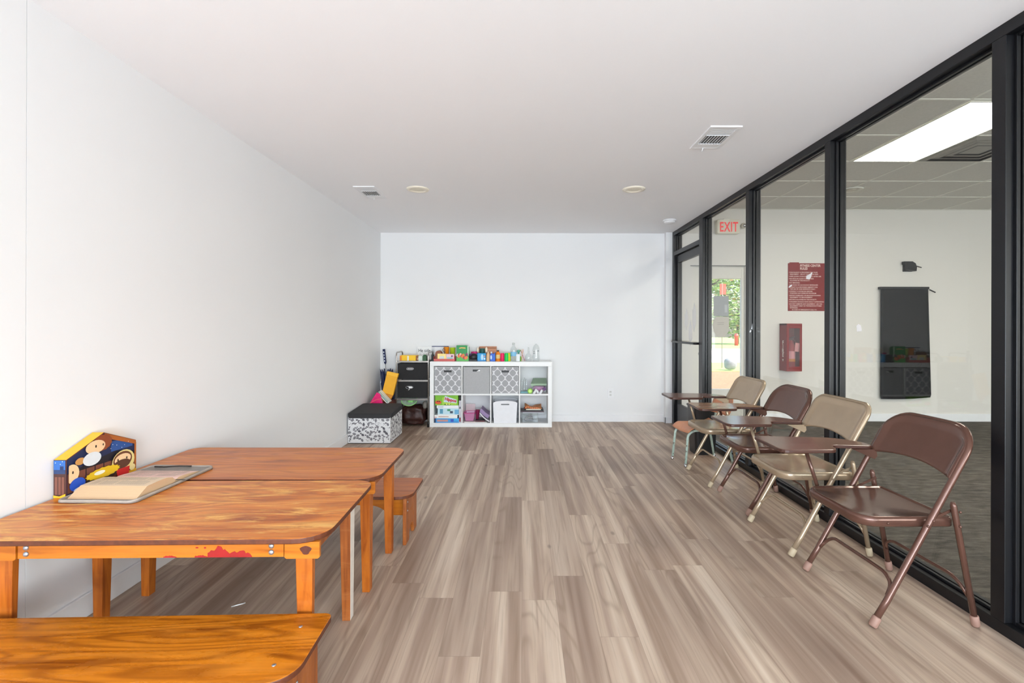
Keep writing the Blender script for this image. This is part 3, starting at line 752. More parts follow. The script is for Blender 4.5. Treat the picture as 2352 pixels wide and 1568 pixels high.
part('printed_side', A.m, t, A.mats)

# ------------------------------------------------------------------ floral storage chest
t = thing('storage_chest', 'fabric storage chest with grey floral print and black lid', 'chest', (-1.568, 5.215, 0))
M_fab = pm('white_fabric', (228, 228, 230), .85, var=.03, bump=.15, bs=300)
M_gry = pm('grey_print_leaf', (132, 130, 136), .85, var=.18, vs=120)
M_gry2 = pm('dark_print_leaf', (98, 96, 104), .85, var=.18, vs=120)
M_lid = pm('black_fabric_lid', (44, 43, 46), .75, var=.08, bump=.2, bs=260)
m = MB().box(-.224, .212, -.243, .240, .006, .272).box(-.222, .21, -.241, .238, 0, .006, 3)
rg = random.Random(11)
def leaf(px, pz, L, wd, ang, mi, side):
    pts = []
    for i in range(9): s_ = i / 8; pts.append((L * (s_ - .5), wd * math.sin(PI * s_) ** .8))
    for i in range(7, 0, -1): s_ = i / 8; pts.append((L * (s_ - .5), -wd * math.sin(PI * s_) ** .8))
    c_, s2 = math.cos(ang), math.sin(ang)
    q = [(px + a * c_ - b * s2, pz + a * s2 + b * c_) for a, b in pts]
    lim = (-.222, .210) if side == 'f' else (-.241, .238)
    q = [(min(max(a, lim[0]), lim[1]), min(max(b, .008), .270)) for a, b in q]
    h = .0006 + .0004 * rg.random()
    if side == 'f': m.add([(a, -.243 - h, b) for a, b in q], [tuple(range(len(q)))], mi)
    else: m.add([(.212 + h, a, b) for a, b in q], [tuple(range(len(q)))], mi)
for side, (a0, a1) in (('f', (-.22, .21)), ('s', (-.235, .235))):
    n_ = 34
    cells = [(a0 + (a1 - a0) * (i + .5) / 10, .022 + .245 * (j + .5) / 6) for i in range(10) for j in range(6)]
    for q, (a, b) in enumerate(cells):
        a += rg.uniform(-.012, .012); b += rg.uniform(-.011, .011)
        st = rg.uniform(0, 2 * PI); leaf(a, b, .050, .0011, st, 2, side)
        kind = rg.random(); g_ = rg.choice((1, 1, 2)); an = rg.uniform(0, 2 * PI)
        if kind < .32:
            for k_ in range(5): leaf(a + .012 * math.cos(an + (k_ - 2) * .45), b + .012 * math.sin(an + (k_ - 2) * .45), .030, .0055, an + (k_ - 2) * .45, g_, side)
        elif kind < .5: leaf(a, b, .036, .0125, an, g_, side); leaf(a - .02, b + .015, .022, .007, an + 1, 2, side)
        elif kind < .8:
            for k_ in range(4): leaf(a + .011 * (k_ - 1.5) * math.cos(an), b + .011 * (k_ - 1.5) * math.sin(an) + .007 * (k_ % 2), .022, .0055, an + (.9 if k_ % 2 else -.9), g_, side)
        else:
            for k_ in range(6): leaf(a + rg.uniform(-.015, .015), b + rg.uniform(-.012, .012), .007, .0026, an, 2, side)
part('chest_body', m, t, [M_fab, M_gry, M_gry2, M_bin], .004)
m = MB()
lo = rrect(.452, .500, .035, 5, -.004, 0)
vs = []
for (ins, zz) in ((0, .262), (0, .304), (.004, .309), (.02, .311)):
    for (a, b) in lo:
        s_ = 1 - ins / .226; tl = (b + .25) / .5
        vs.append((a * s_, b * s_, zz + .030 * tl * (1 if zz > .29 else .75)))
k_ = len(lo)
fs = [(i * k_ + j, i * k_ + (j + 1) % k_, (i + 1) * k_ + (j + 1) % k_, (i + 1) * k_ + j) for i in range(3) for j in range(k_)] + [tuple(range(k_ - 1, -1, -1)), tuple(3 * k_ + j for j in range(k_))]
part('lid', m.add(vs, fs), t, M_lid)

# ------------------------------------------------------------------ drawer cart
M_wire = pm('cart_tube_steel', (176, 172, 168), .25, .85, var=.06)
M_blkfab = pm('black_drawer_fabric', (30, 29, 31), .8, var=.15, vs=40, bump=.15, bs=300)
M_blkbrd = pm('black_board', (26, 26, 28), .4)
CX0, CX1, CY0, CY1 = -1.512, -1.128, 5.80, 6.10
t = thing('drawer_cart', 'narrow cart with steel tube frame and two black fabric drawers left of the white shelf', 'cart', (-1.32, 5.95, 0))
for xx in (CX0, CX1):
    part('side_frame', MB().tube(fillet([(xx, CY0, .06), (xx, CY0, .895), (xx, CY1, .895), (xx, CY1, .06)], .05), .0085, 10), t, M_wire, w=True)
for zz in (.785, .556, .332):
    part('cross_bar', MB().box(CX0 + .004, CX1 - .004, CY0 - .008, CY0 + .006, zz - .011, zz + .011), t, M_wire, .002, w=True)
part('top_shelf', MB().box(CX0 + .008, CX1 - .008, CY0 + .008, CY1 - .006, .776, .790), t, M_blkbrd, .002, w=True)
for zz, k_ in ((.572, 0), (.350, 1)):
    def front(u, v):
        x_ = CX0 + .014 + (CX1 - CX0 - .028) * u; z_ = zz + .194 * v
        return (x_, CY0 + .003 + .005 * math.sin(7 * u + 3 * v + k_) * math.sin(PI * v) * math.sin(PI * u) - (.010 * k_ * math.sin(PI * u) * v), z_)
    m = MB().grid(front, 16, 8); m.box(CX0 + .014, CX1 - .014, CY0 + .012, CY1 - .02, zz, zz + .19)
    d = part('drawer', m, t, M_blkfab, w=True)
    hx0 = -1.345 - .008 * k_; hz = zz + .128
    m = MB().tube([(hx0 + .042 * math.cos(a) * (abs(math.cos(a)) ** -.4 if abs(math.cos(a)) > .2 else 1), CY0 - .006, hz + .016 * math.sin(a)) for a in [2 * PI * i / 20 for i in range(20)]], .0035, 6, closed=True)
    part('handle', m, d, M_chrome)
    d.children[0].location = (0, 0, 0)
    for v_ in d.children[0].data.vertices: v_.co -= Vector((-1.32, 5.95, 0))
    m = MB().prism(rrect(.066, .020, .009, 5, hx0, hz), CY0 - .0055, CY0 - .0035, 'y')
    if k_: m.tube([(hx0 - .012, CY0 - .008, hz - .034), (hx0 + .004, CY0 - .010, hz - .018)], .004, 6)
    part('handle_plate', m, d, M_trim if k_ else M_chrome)
    for v_ in d.children[1].data.vertices: v_.co -= Vector((-1.32, 5.95, 0))
for xx in (CX0, CX1):
    for yy in (CY0, CY1):
        part('foot', MB().lathe([(.012, 0), (.012, .055), (.009, .064)], (xx, yy, 0), 10), t, M_blkbrd, w=True)
# on and under the cart
solo('game_box', MB().box(-1.478, -1.285, 5.83, 5.98, .790, .856).box(-1.388, -1.370, 5.829, 5.83, .793, .852, 1).box(-1.476, -1.455, 5.829, 5.83, .793, .852, 2), [flat(248, 196, 20), flat(232, 232, 226), flat(232, 130, 30)], 'flat yellow box lying on top of the drawer cart', 'box', bv=.002)
solo('doll', MB().ball((-1.275, 5.86, .822), (.03, .028, .032)).ball((-1.262, 5.85, .812), (.018, .02, .018), mi=1), [flat(146, 96, 66), flat(216, 166, 130)], 'small brown toy at the end of the yellow box on the cart', 'toy', bv=0)
m = MB().box(-1.255, -1.205, 5.83, 5.90, .790, .850).box(-1.203, -1.160, 5.83, 5.90, .790, .853, 1).lathe([(.02, 0), (.02, .012)], (-1.182, 5.865, .853), 12, 2)
solo('container', m, [flat(214, 226, 214), flat(36, 84, 44), flat(60, 110, 66)], 'white and green container on the right of the cart top', 'container', bv=.003)
m = MB().box(-1.325, -1.145, 6.112, 6.116, .79, .955); m.text('He side', .060, T(-1.315, 6.1115, .884) @ FACE, 1, sx=.83, bold=.0004); m.text('~ . ~ ~', .036, T(-1.30, 6.1115, .850) @ FACE, 1)
solo('lettered_card', m, [flat(242, 242, 242), flat(26, 26, 28)], 'white card with black hand lettering standing behind the cart top', 'card')
solo('small_speaker', MB().box(-1.115, -1.092, 5.92, 5.98, .7866, .865).box(-1.100, -1.070, 5.86, 5.95, .7866, .805), flat(24, 24, 26), 'small black box at the left end of the white shelf top', 'box', bv=.003)
def blob(c, r, n1=22, n2=14, amp=.18, fr=5., seed=0):
    m = MB(); rr = random.Random(seed); ph = [rr.uniform(0, 6) for _ in range(6)]
    def fn(u, v):
        a = 2 * PI * u; b = PI * v
        k_ = 1 + amp * (math.sin(fr * a + ph[0] + 3 * b) * .4 + math.sin(fr * 1.7 * b + ph[1] + a) * .4 + math.sin(fr * 2.3 * a + ph[2]) * .25) * math.sin(b)
        q = lambda x: math.copysign(abs(x) ** .72, x)
        return (c[0] + r[0] * k_ * q(math.sin(b)) * q(math.cos(a)), c[1] + r[1] * k_ * q(math.sin(b)) * q(math.sin(a)), max(c[2] - r[2] * .96, c[2] - r[2] * q(math.cos(b)) * k_))
    return m.grid(fn, n1, n2)
solo('plastic_bag', blob((-1.325, 5.945, .128), (.155, .118, .122), 56, 32, .16, 5, 3), pm('brown_bag', (58, 30, 25), .5, var=.35, vs=18, bump=1.0, bs=24), 'crumpled dark brown bag on the floor under the cart drawers', 'bag', bv=0)
t = thing('food_container', 'clear plastic tub with pale green rim tilted under the lower drawer', 'container', (-1.365, 5.86, .268))
M_grn = pm('pale_green_plastic', (150, 216, 132), .35)
mt = RX(38) @ RY(5) @ Matrix.Scale(.8, 4)
part('tub', MB().lathe([(.07, 0), (.105, .06), (.118, .068), (.112, .068), (.066, .006)], seg=22, mat=T(.0, -.01, .012) @ mt), t, thin_glass('green_clear', (.80, .92, .80), .06, .08, .35))
part('rim', MB().tube([(.116 * math.cos(a), .116 * math.sin(a), .068) for a in [2 * PI * i / 28 for i in range(28)]], .006, 8, closed=True, mat=T(.0, -.01, .012) @ mt), t, M_grn)
part('contents', blob((.02, -.02, .045), (.040, .03, .022), 20, 12, .35, 5, 9), t, M_grn)
solo('plastic_bag', blob((-1.172, 5.84, .262), (.026, .035, .045), 20, 14, .25, 5, 5), pm('grey_bag', (120, 116, 110), .3, var=.3, vs=20), 'grey crinkled bag tucked at the right post of the cart', 'bag')
# corner between the left wall and the cart
solo('cardboard_box', MB().box(-1.765, -1.545, 5.52, 5.93, 0, .315), flat(128, 70, 58), 'reddish brown box on the floor behind the floral chest', 'box', bv=.004)
t = thing('umbrella', 'folded navy blue umbrella leaning upside down in the corner', 'umbrella', (-1.66, 6.04, 0))
M_navy = pm('navy_fabric', (28, 40, 84), .6, var=.12, vs=30)
tip, top_ = Vector((.035, -.03, .01)), Vector((-.085, .05, .92)); ax = top_ - tip
P_ = lambda s: tip + ax * s
part('shaft', MB().tube([P_(0), P_(.86)], .005, 8), t, M_chrome)
part('handle', MB().tube([P_(.80), P_(.82), P_(1.0)], [.010, .016, .017], 10), t, M_navy)
m = MB()
for q in range(4): m.add([P_(.83 + .04 * q) + Vector((-.006, -.0178, 0)), P_(.83 + .04 * q) + Vector((.006, -.0178, 0)), P_(.85 + .04 * q) + Vector((.006, -.0178, 0)), P_(.85 + .04 * q) + Vector((-.006, -.0178, 0))], [(0, 1, 2, 3)])
part('handle_print', m, t, flat(210, 214, 226))
def canopy(u, v):
    a = 2 * PI * u; r_ = (.010 + .050 * math.sin(min(1, v * 1.15) * PI * .62)) * (1 + .42 * math.cos(6 * a))
    c_ = P_(.04 + .64 * v); return (c_.x + r_ * math.cos(a), c_.y + .75 * r_ * math.sin(a), c_.z + .05 * math.cos(6 * a) * v)
part('canopy', MB().grid(canopy, 72, 14), t, [M_navy])
for q in range(3): part('rib', MB().tube([P_(.72) + Vector((.03 * (q - 1), -.04, 0)), P_(.42) + Vector((.085 * (q - 1), -.075, 0))], .0022, 6), t, M_chrome)
mt = T(-1.61, 5.72, .317) @ RY(13) @ RX(-1)
m = MB().box(-.062, .062, -.03, .03, .0, .255, 0, mt).box(-.063, .063, -.032, .032, .215, .257, 1, mt)
solo('envelope', MB().box(-.066, .066, -.022, .022, .095, .352, 0, mt).box(-.067, .068, -.024, .024, .312, .355, 1, mt).prism([(-.05, .0), (.04, .0), (.066, .096), (-.066, .096)], -.018, .018, 'y', 2, mt), [flat(240, 172, 22), flat(250, 186, 40), flat(206, 130, 24)], 'yellow padded envelope standing tilted between chest and cart', 'envelope', bv=.004)
solo('gift_bag', MB().add([(-1.75, 5.525, .316), (-1.60, 5.525, .316), (-1.60, 5.58, .316), (-1.75, 5.58, .316), (-1.665, 5.53, .452), (-1.625, 5.53, .432), (-1.63, 5.55, .432), (-1.67, 5.55, .452)],
     [(3, 2, 1, 0), (4, 5, 6, 7), (0, 1, 5, 4), (1, 2, 6, 5), (2, 3, 7, 6), (3, 0, 4, 7)]).tube([(-1.73, 5.499, .335), (-1.66, 5.505, .372), (-1.61, 5.503, .380)], .004, 6, 1), [pm('hot_pink', (236, 30, 118), .3, var=.15, vs=20), flat(250, 120, 120)], 'hot pink bag peeking out behind the floral chest', 'bag', bv=.004)
mt = T(-1.556, 5.640, .33) @ RY(-43)
solo('book', MB().box(-.018, .018, -.05, .05, -.012, .16, 0, mt).box(-.006, .004, -.0505, -.05, .0, .16, 1, mt).box(.010, .016, -.0505, -.05, .0, .16, 1, mt), [flat(226, 234, 228), flat(96, 146, 128)], 'white and green book leaning on the pink bag behind the chest', 'book', bv=.002)

# ------------------------------------------------------------------ white cube shelf
SX0, SX1, SY0, SY1, SZ = -1.112, .357, 5.807, 6.145, .786
M_shelf = pm('white_shelf_laminate', (238, 238, 238), .4, var=.01)
t = thing('cube_shelf', 'low white cube shelf with eight cubbies against the far wall', 'shelf', (-.3775, 5.976, 0))
part('top_board', MB().box(SX0, SX1, SY0, SY1, .732, SZ), t, M_shelf, .002, w=True)
part('bottom_board', MB().box(SX0, SX1, SY0, SY1, 0, .049), t, M_shelf, .002, w=True)
part('side_board', MB().box(SX0, SX0 + .049, SY0, SY1, .049, .732), t, M_shelf, .002, w=True)
part('side_board', MB().box(SX1 - .049, SX1, SY0, SY1, .049, .732), t, M_shelf, .002, w=True)
part('middle_board', MB().box(SX0 + .049, SX1 - .049, SY0 + .002, SY1, .382, .400), t, M_shelf, .001, w=True)
dv = [-.732, -.386, -.040]
for a in dv: part('divider', MB().box(a, a + .014, SY0 + .001, SY1, .049, .732), t, M_shelf, .001, w=True)
cub = [(SX0 + .049, dv[0]), (dv[0] + .014, dv[1]), (dv[1] + .014, dv[2]), (dv[2] + .014, SX1 - .049)]
M_gfab = pm('light_grey_fabric', (176, 176, 178), .9, var=.05, vs=90, bump=.2, bs=350)
M_lat = NT('hatched_grey'); wv = M_lat.n('ShaderNodeTexWave', bands_direction='DIAGONAL'); wv.inputs['Scale'].default_value = 60; M_lat.l(M_lat.coord(), wv.inputs[0])
M_lat.l(M_lat.ramp(wv.outputs['Fac'], [(.2, hx(148, 148, 152)), (.8, hx(180, 180, 183))]), M_lat.b.inputs['Base Color']); M_lat.b.inputs['Roughness'].default_value = .85; M_lat = M_lat.m
def fabric_bin(x0, x1, label, pattern, dy=0, ph=0, paper=False):
    z0, z1, y0 = .401, .722, 5.816 + dy; x0 += .008; x1 -= .006
    t = thing('fabric_bin', label, 'storage bin', ((x0 + x1) / 2, y0 + .15, z0), group='fabric bins in the upper row of the white shelf')
    wl = .006
    m = MB().box(x0, x1, y0, y0 + wl, z0, z1).box(x0, x1, y0 + .29, y0 + .29 + wl, z0, z1).box(x0, x0 + wl, y0 + wl, y0 + .29, z0, z1).box(x1 - wl, x1, y0 + wl, y0 + .29, z0, z1).box(x0 + wl, x1 - wl, y0 + wl, y0 + .29, z0, z0 + wl)
    if pattern:
        dx, dz = .0915, .0625; L = (x0 + .003, x1 - .003, z0 + .006, z1 - .003)
        for j in range(-1, 7):
            for i in range(-1, 6):
                cx = x0 + (i + (.5 if (j + ph) % 2 else 0)) * dx + .02; cz = z0 + .0 + j * dz
                pts = []
                for q in range(24):
                    a = 2 * PI * q / 24; ca, sa = math.cos(a), math.sin(a)
                    r_ = (abs(ca) ** 1.5 + abs(sa) ** 1.5) ** (-1 / 1.5)
                    pts.append((min(max(cx + .0390 * r_ * ca, L[0]), L[1]), min(max(cz + .0410 * r_ * sa, L[2]), L[3])))
                if max(p[0] for p in pts) - min(p[0] for p in pts) < .004 or max(p[1] for p in pts) - min(p[1] for p in pts) < .004: continue
                m.add([(a, y0 - .0006, b) for a, b in pts], [tuple(range(24))], 1)
    part('bin_body', m, t, [M_fab if pattern else M_gfab, M_lat], w=True)
    cx = (x0 + x1) / 2; hz = z0 + (.278 if not pattern else .268)
    m = MB().prism(rrect(.092, .024, .003, 2, cx, hz), y0 - .002, y0 - .0008, 'y')
    if paper: m.prism([(cx + .0, hz - .010), (cx + .044, hz - .010), (cx + .044, hz + .009), (cx + .03, hz + .010)], y0 - .0026, y0 - .002, 'y', 1)
    part('handle_slot', m, t, [flat(16, 16, 18), flat(236, 236, 236)], w=True)
fabric_bin(*cub[0], 'grey and white lattice fabric bin in the top left cubby of the white shelf', True)
fabric_bin(*cub[1], 'plain light grey fabric bin between the two lattice bins', False, .002, 0, True)
fabric_bin(*cub[2], 'grey and white lattice fabric bin right of the plain grey bin', True, 0, 1)

# things on top of the shelf
def bottle(label, cat, x, y, prof, mats, mis, seg=18, name='bottle', z=None, group=None):
    return solo(name, MB().lathe(prof, (x, y, SZ if z is None else z), seg, mis=mis), mats, label, cat, group)
solo('dry_erase_board', MB().box(-1.11, -.96, 6.10, 6.108, SZ, .952).box(-1.142, -.93, 6.096, 6.111, .952, .961, 1), [flat(238, 238, 240), flat(44, 58, 110)], 'white board with navy top edge leaning behind the craft bin', 'board', bv=.001)
t = thing('craft_bin', 'small tray bin of craft cards with red base at left end of shelf top', 'bin', (-.945, 5.93, SZ))
part('tray', MB().box(-.13, .125, -.07, .09, 0, .012).box(-.13, -.126, -.07, .09, .012, .06).box(.121, .125, -.07, .09, .012, .06).box(-.13, .125, -.07, -.066, .012, .03), t, flat(206, 96, 92), .002)
part('card', MB().box(-.085, .018, -.062, -.052, .012, .092).box(-.06, -.005, -.0625, -.062, .024, .062, 1), t, [flat(246, 222, 140), flat(206, 216, 216)], .001)
part('card', MB().box(.02, .116, -.060, -.050, .012, .088).box(.03, .10, -.0605, -.060, .02, .05, 1).ball((.09, -.058, .062), (.014, .004, .014), mi=2), t, [flat(238, 200, 206), flat(160, 206, 206), flat(120, 70, 110)], .001)
ar = [(-.118, .012), (-.04, .012), (-.04, .085)] + [(-.079 + .039 * math.cos(a), .085 + .042 * math.sin(a)) for a in [PI * i / 10 for i in range(1, 10)]] + [(-.118, .085)]
part('cardboard_sleeve', MB().prism(ar, -.04, .05, 'y'), t, flat(140, 72, 36), .002)
bottle('orange plastic cup in the craft bin, beside the lime cup', 'cup', -.940, 5.985, [(.026, .0135), (.035, .165), (.037, .168), (.032, .168), (.024, .02)], flat(240, 146, 30), None, 18, 'cup')
bottle('lime green plastic cup in the craft bin, right of the orange cup', 'cup', -.864, 5.985, [(.026, .0135), (.036, .158), (.038, .161), (.033, .161), (.024, .02)], flat(176, 206, 40), None, 18, 'cup')
solo('scissors', MB().tube([(-.965 + .016 * math.cos(a), 5.955, .918 + .02 * math.sin(a)) for a in [2 * PI * i / 16 for i in range(16)]], .004, 6, closed=True).tube([(-.958, 5.955, .899), (-.945, 5.955, .80)], .005, 6), flat(110, 104, 100), 'grey scissor handle sticking up in front of the orange cup', 'scissors')
m = MB().prism([(-.805, SZ), (-.655, SZ), (-.655, .955), (-.668, .972), (-.69, .978), (-.805, .978)], 5.90, 5.965, 'y')
A = Art(); PB = ('y', 5.9)
A.poly([(-.803, SZ + .002), (-.657, SZ + .002), (-.657, SZ + .05), (-.73, SZ + .065), (-.803, SZ + .045)], (90, 184, 82), PB)
A.poly([(-.657, SZ + .06), (-.657, .97), (-.67, .972), (-.668, SZ + .085)], (214, 236, 214), PB)
A.poly([(-.772, .948), (-.745, .955), (-.70, .953), (-.69, .945), (-.70, .938), (-.745, .942), (-.77, .936)], (226, 184, 96), PB)
rg = random.Random(5)
for q in range(13):
    A.ell(-.79 + .0095 * q + rg.uniform(-.005, .005), SZ + .055 + rg.uniform(-.018, .028), .014, .017, rg.choice([(196, 60, 40), (226, 120, 50), (150, 40, 60), (240, 190, 170), (110, 50, 90), (236, 236, 230)]), PB, rough=.25, n=14)
t = thing('snack_box', 'upright green cardboard box with colourful print on the shelf top', 'box', (-.73, 5.93, SZ))
part('carton', m, t, flat(32, 146, 72), w=True); part('printed_front', A.m, t, A.mats, w=True)
solo('pouch', MB().ball((-.597, 5.90, SZ + .0485), (.052, .04, .047)).ball((-.622, 5.90, SZ + .070), (.026, .026, .026), mi=1).box(-.645, -.552, 5.87, 5.93, SZ, SZ + .022), [flat(20, 18, 24), flat(66, 40, 96)], 'rounded black pouch beside the green box', 'pouch')
bottle('round jar with magenta lid behind the black pouch', 'jar', -.592, 6.0, [(.040, 0), (.044, .006), (.044, .086), (.046, .088), (.046, .108), (.042, .112)], [flat(210, 196, 220), flat(196, 24, 110)], [0, 0, 1, 1, 1], 18, 'jar')
t = thing('cardboard_box', 'open brown cardboard box behind the blue wipes packet', 'box', (-.435, 6.06, SZ))
m = MB().box(-.545, -.325, 6.0, 6.005, SZ, SZ + .15).box(-.545, -.325, 6.115, 6.12, SZ, SZ + .172).box(-.545, -.54, 6.005, 6.115, SZ, SZ + .16).box(-.33, -.325, 6.005, 6.115, SZ, SZ + .16).box(-.54, -.33, 6.005, 6.115, SZ, SZ + .005)
part('carton', m, t, flat(190, 126, 86), .001, w=True)
bottle('teal tape roll standing on the blue packet in front of the cardboard box', 'tape', -.495, 5.965, [(.030, 0), (.032, .004), (.032, .052), (.028, .056), (.012, .056)], [flat(20, 84, 76), flat(190, 206, 206)], [0, 0, 0, 1], 18, 'tape_roll', SZ + .097)
solo('plush_toy', MB().ball((-.5475, 5.955, SZ + .132), (.013, .016, .035)).ball((-.4445, 5.965, SZ + .135), (.017, .017, .035)), flat(240, 224, 200), 'cream pair of plush ears rising from the blue packet', 'toy')
m = MB().box(-.549, -.446, 5.885, 5.985, SZ, SZ + .097); A = Art(); PB = ('y', 5.885)
A.ell(-.49, SZ + .05, .016, .036, (176, 214, 236), PB); A.ell(-.46, SZ + .03, .010, .010, (238, 238, 240), PB); A.ell(-.462, SZ + .06, .007, .012, (226, 150, 130), PB); A.poly([(-.547, SZ + .002), (-.448, SZ + .002), (-.448, SZ + .012), (-.547, SZ + .012)], (30, 120, 190), PB)
t = thing('wipes_packet', 'bright blue packet in the middle of the shelf top', 'packet', (-.497, 5.93, SZ))
part('packet_body', m, t, flat(24, 152, 212), .004, w=True); part('printed_front', A.m, t, A.mats, w=True)
bottle('tan lotion bottle between the blue packet and blue bottle', 'bottle', -.418, 5.90, [(.022, 0), (.024, .005), (.024, .075), (.014, .098), (.008, .104), (.010, .106), (.010, .118)], [flat(224, 182, 136), flat(222, 196, 168)], [0, 0, 0, 0, 1, 1])
t = thing('detergent_bottle', 'blue bottle with white cap and label, right of the tan bottle', 'bottle', (-.362, 5.90, SZ))
part('bottle_body', MB().prism([(-.031, 0), (.031, 0), (.032, .07), (.03, .112), (.016, .09), (-.010, .098), (-.03, .085), (-.032, .07)], -.022, .022, 'y'), t, flat(22, 96, 206), .004)
part('cap', MB().lathe([(.011, .094), (.011, .113), (.008, .116)], (-.016, 0, 0), 12), t, flat(240, 240, 244))
part('printed_label', MB().prism([(-.018 + .010 * math.cos(a), .048 + .026 * math.sin(a)) for a in [2 * PI * i / 16 for i in range(16)]], -.0235, -.0222, 'y'), t, flat(200, 222, 246))
bottle('orange juice bottle with dark cap and pale label', 'bottle', -.298, 5.90, [(.026, 0), (.028, .004), (.027, .03), (.0285, .034), (.0285, .080), (.028, .085), (.024, .102), (.013, .116), (.013, .120), (.015, .121), (.015, .133)], [flat(232, 130, 14), flat(222, 196, 130), flat(36, 26, 24)], [0, 0, 0, 1, 0, 0, 0, 0, 2, 2])
can = [(.021, 0), (.0235, .004), (.0235, .090), (.020, .096), (.020, .099)]
G_c = 'bright tubes on the shelf top'
bottle('hot pink tube of the bright row, right of the orange bottle', 'tube', -.244, 5.90, can, flat(232, 14, 92), None, 16, 'glitter_tube', group=G_c)
bottle('bright green tube of the bright row, right of the hot pink tube', 'tube', -.195, 5.90, can, flat(22, 206, 84), None, 16, 'glitter_tube', group=G_c)
bottle('yellow tube of the bright row, half behind the bright green tube', 'tube', -.166, 5.945, can, flat(226, 226, 30), None, 16, 'glitter_tube', group=G_c)
def clear_bottle(label, x, y, prof, extra=None, name='water_bottle'):
    t = thing(name, label, 'bottle', (x, y, SZ))
    part('bottle_body', MB().lathe(prof, seg=18), t, M_clear)
    if extra: extra(t)
    return t
clear_bottle('tall clear bottle with light blue label behind the yellow tube', -.108, 5.93, [(.036, 0), (.040, .006), (.040, .135), (.036, .155), (.014, .185), (.013, .20)],
    lambda t: (part('printed_label', MB().lathe([(.0403, .062), (.0405, .063), (.0405, .112), (.0403, .113)], seg=18), t, flat(130, 190, 226)), part('cap', MB().lathe([(.015, .200), (.015, .222), (.012, .224)], seg=14), t, flat(206, 210, 208))))
t = thing('pump_bottle', 'squat white bottle with teal and green top next to the tall clear bottle', 'bottle', (-.052, 5.92, SZ))
part('bottle_body', MB().prism(rrect(.052, .04, .010), 0, .088, 'z'), t, flat(226, 228, 230), .004)
part('cap', MB().lathe([(.012, .088), (.012, .108), (.020, .112), (.024, .132), (.010, .138)], (.004, 0, 0), 14), t, flat(96, 166, 150))
part('leaf_top', MB().ball((.016, 0, .128), (.016, .012, .012)), t, flat(150, 186, 60))
bottle('short green marker standing left of the crossed sticks', 'marker', -.021, 5.90, [(.007, 0), (.007, .055), (.004, .062)], flat(96, 166, 30), None, 10, 'marker')
for q, (c_, a0, a1, lb) in enumerate((((226, 150, 120), -.020, .006, 'peach'), ((236, 206, 150), -.006, -.010, 'pale yellow'), ((196, 70, 110), .024, -.026, 'pink'), ((226, 190, 196), .030, .006, 'pale pink'))):
    solo('craft_stick', MB().tube([(a0 + .004, 5.905 + .010 * q, SZ + .003), (a1 + .004, 5.93 + .010 * q, SZ + .148 - .006 * q)], .0028, 6), flat(*c_), lb + ' stick of the crossed bundle on the shelf top', 'stick', 'crossed craft sticks on the shelf top')
clear_bottle('clear flask with a thin neck right of the crossed sticks', .075, 5.93, [(.040, 0), (.044, .006), (.044, .050), (.038, .075), (.014, .098), (.010, .16), (.008, .172)], None, 'flask')
def marks(t):
    m = MB()
    for (a, z_, w_, h_) in ((-.026, .12, .016, .004), (-.026, .096, .02, .005), (.024, .122, .014, .010)): m.box(a - w_ / 2, a + w_ / 2, -.042, -.041, z_, z_ + h_)
    part('printed_label', m, t, flat(46, 46, 48))
clear_bottle('rounded clear bottle with black print at the right end of the shelf top', .168, 5.93, [(.042, 0), (.046, .006), (.044, .06), (.038, .09), (.042, .13), (.040, .165), (.026, .195), (.012, .205), (.012, .214)], marks)
solo('paper_sheet', MB().box(.205, .345, 5.86, 6.05, SZ + .0005, SZ + .0035), flat(226, 226, 224), 'flat white sheet at the right end of the shelf top', 'paper')

# ---- upper right cubby
ZU, ZL = .4005, .0495
for k_, (x_, h_) in enumerate(((-.006, .155), (.024, .165), (.050, .150))):
    bottle(['leftmost', 'middle', 'right-hand'][k_] + ' clear tube standing in the upper right cubby', 'tube', x_, 5.90 + .02 * k_, [(.013, 0), (.014, .004), (.014, h_ - .02), (.005, h_)], M_clear, None, 12, 'clear_tube', ZU + .02, 'clear tubes in the upper right cubby')
solo('dish', MB().box(-.022, .075, 5.86, 5.98, ZU, ZU + .02), flat(120, 166, 176), 'blue-green dish under the clear tubes', 'dish', bv=.006)
m = MB().lathe([(.026, 0), (.030, .003), (.030, .03), (.026, .034)], mat=T(.094, 5.83, ZU + .031) @ RX(-90)); m.lathe([(.018, 0), (.018, .002)], mi=1, mat=T(.094, 5.828, ZU + .031) @ RX(-90))
solo('lime_lid', m, [flat(150, 206, 70), flat(206, 240, 130)], 'round lime green lid on its edge in the upper right cubby', 'lid')
t = thing('craft_tub', 'clear tub with pink and purple craft bits in the upper right cubby', 'tub', (.21, 5.96, ZU))
part('tub', MB().box(-.085, .085, -.05, .10, 0, .085), t, M_clear, .006)
part('contents', blob((.0, .02, .045), (.07, .06, .036), 24, 14, .3, 6, 2), t, flat(196, 110, 170))
solo('foam_star', MB().prism([(.272 + (.03 if q % 2 else .013) * math.cos(q * PI / 5), ZU + .052 + (.03 if q % 2 else .013) * math.sin(q * PI / 5)) for q in range(10)], 5.885, 5.893, 'y'), flat(96, 36, 110), 'dark purple star shape against the right side of the upper cubby', 'star')
solo('folder', MB().add([(.105, 5.90, ZU + .086), (.298, 5.90, ZU + .092), (.302, 6.10, ZU + .150), (.135, 6.10, ZU + .146), (.105, 5.90, ZU + .112), (.298, 5.90, ZU + .114), (.302, 6.10, ZU + .162), (.135, 6.10, ZU + .160)],
     [(3, 2, 1, 0), (4, 5, 6, 7), (0, 1, 5, 4), (1, 2, 6, 5), (2, 3, 7, 6), (3, 0, 4, 7)]), flat(150, 176, 146), 'sage green folder lying on the clear craft tub', 'folder')
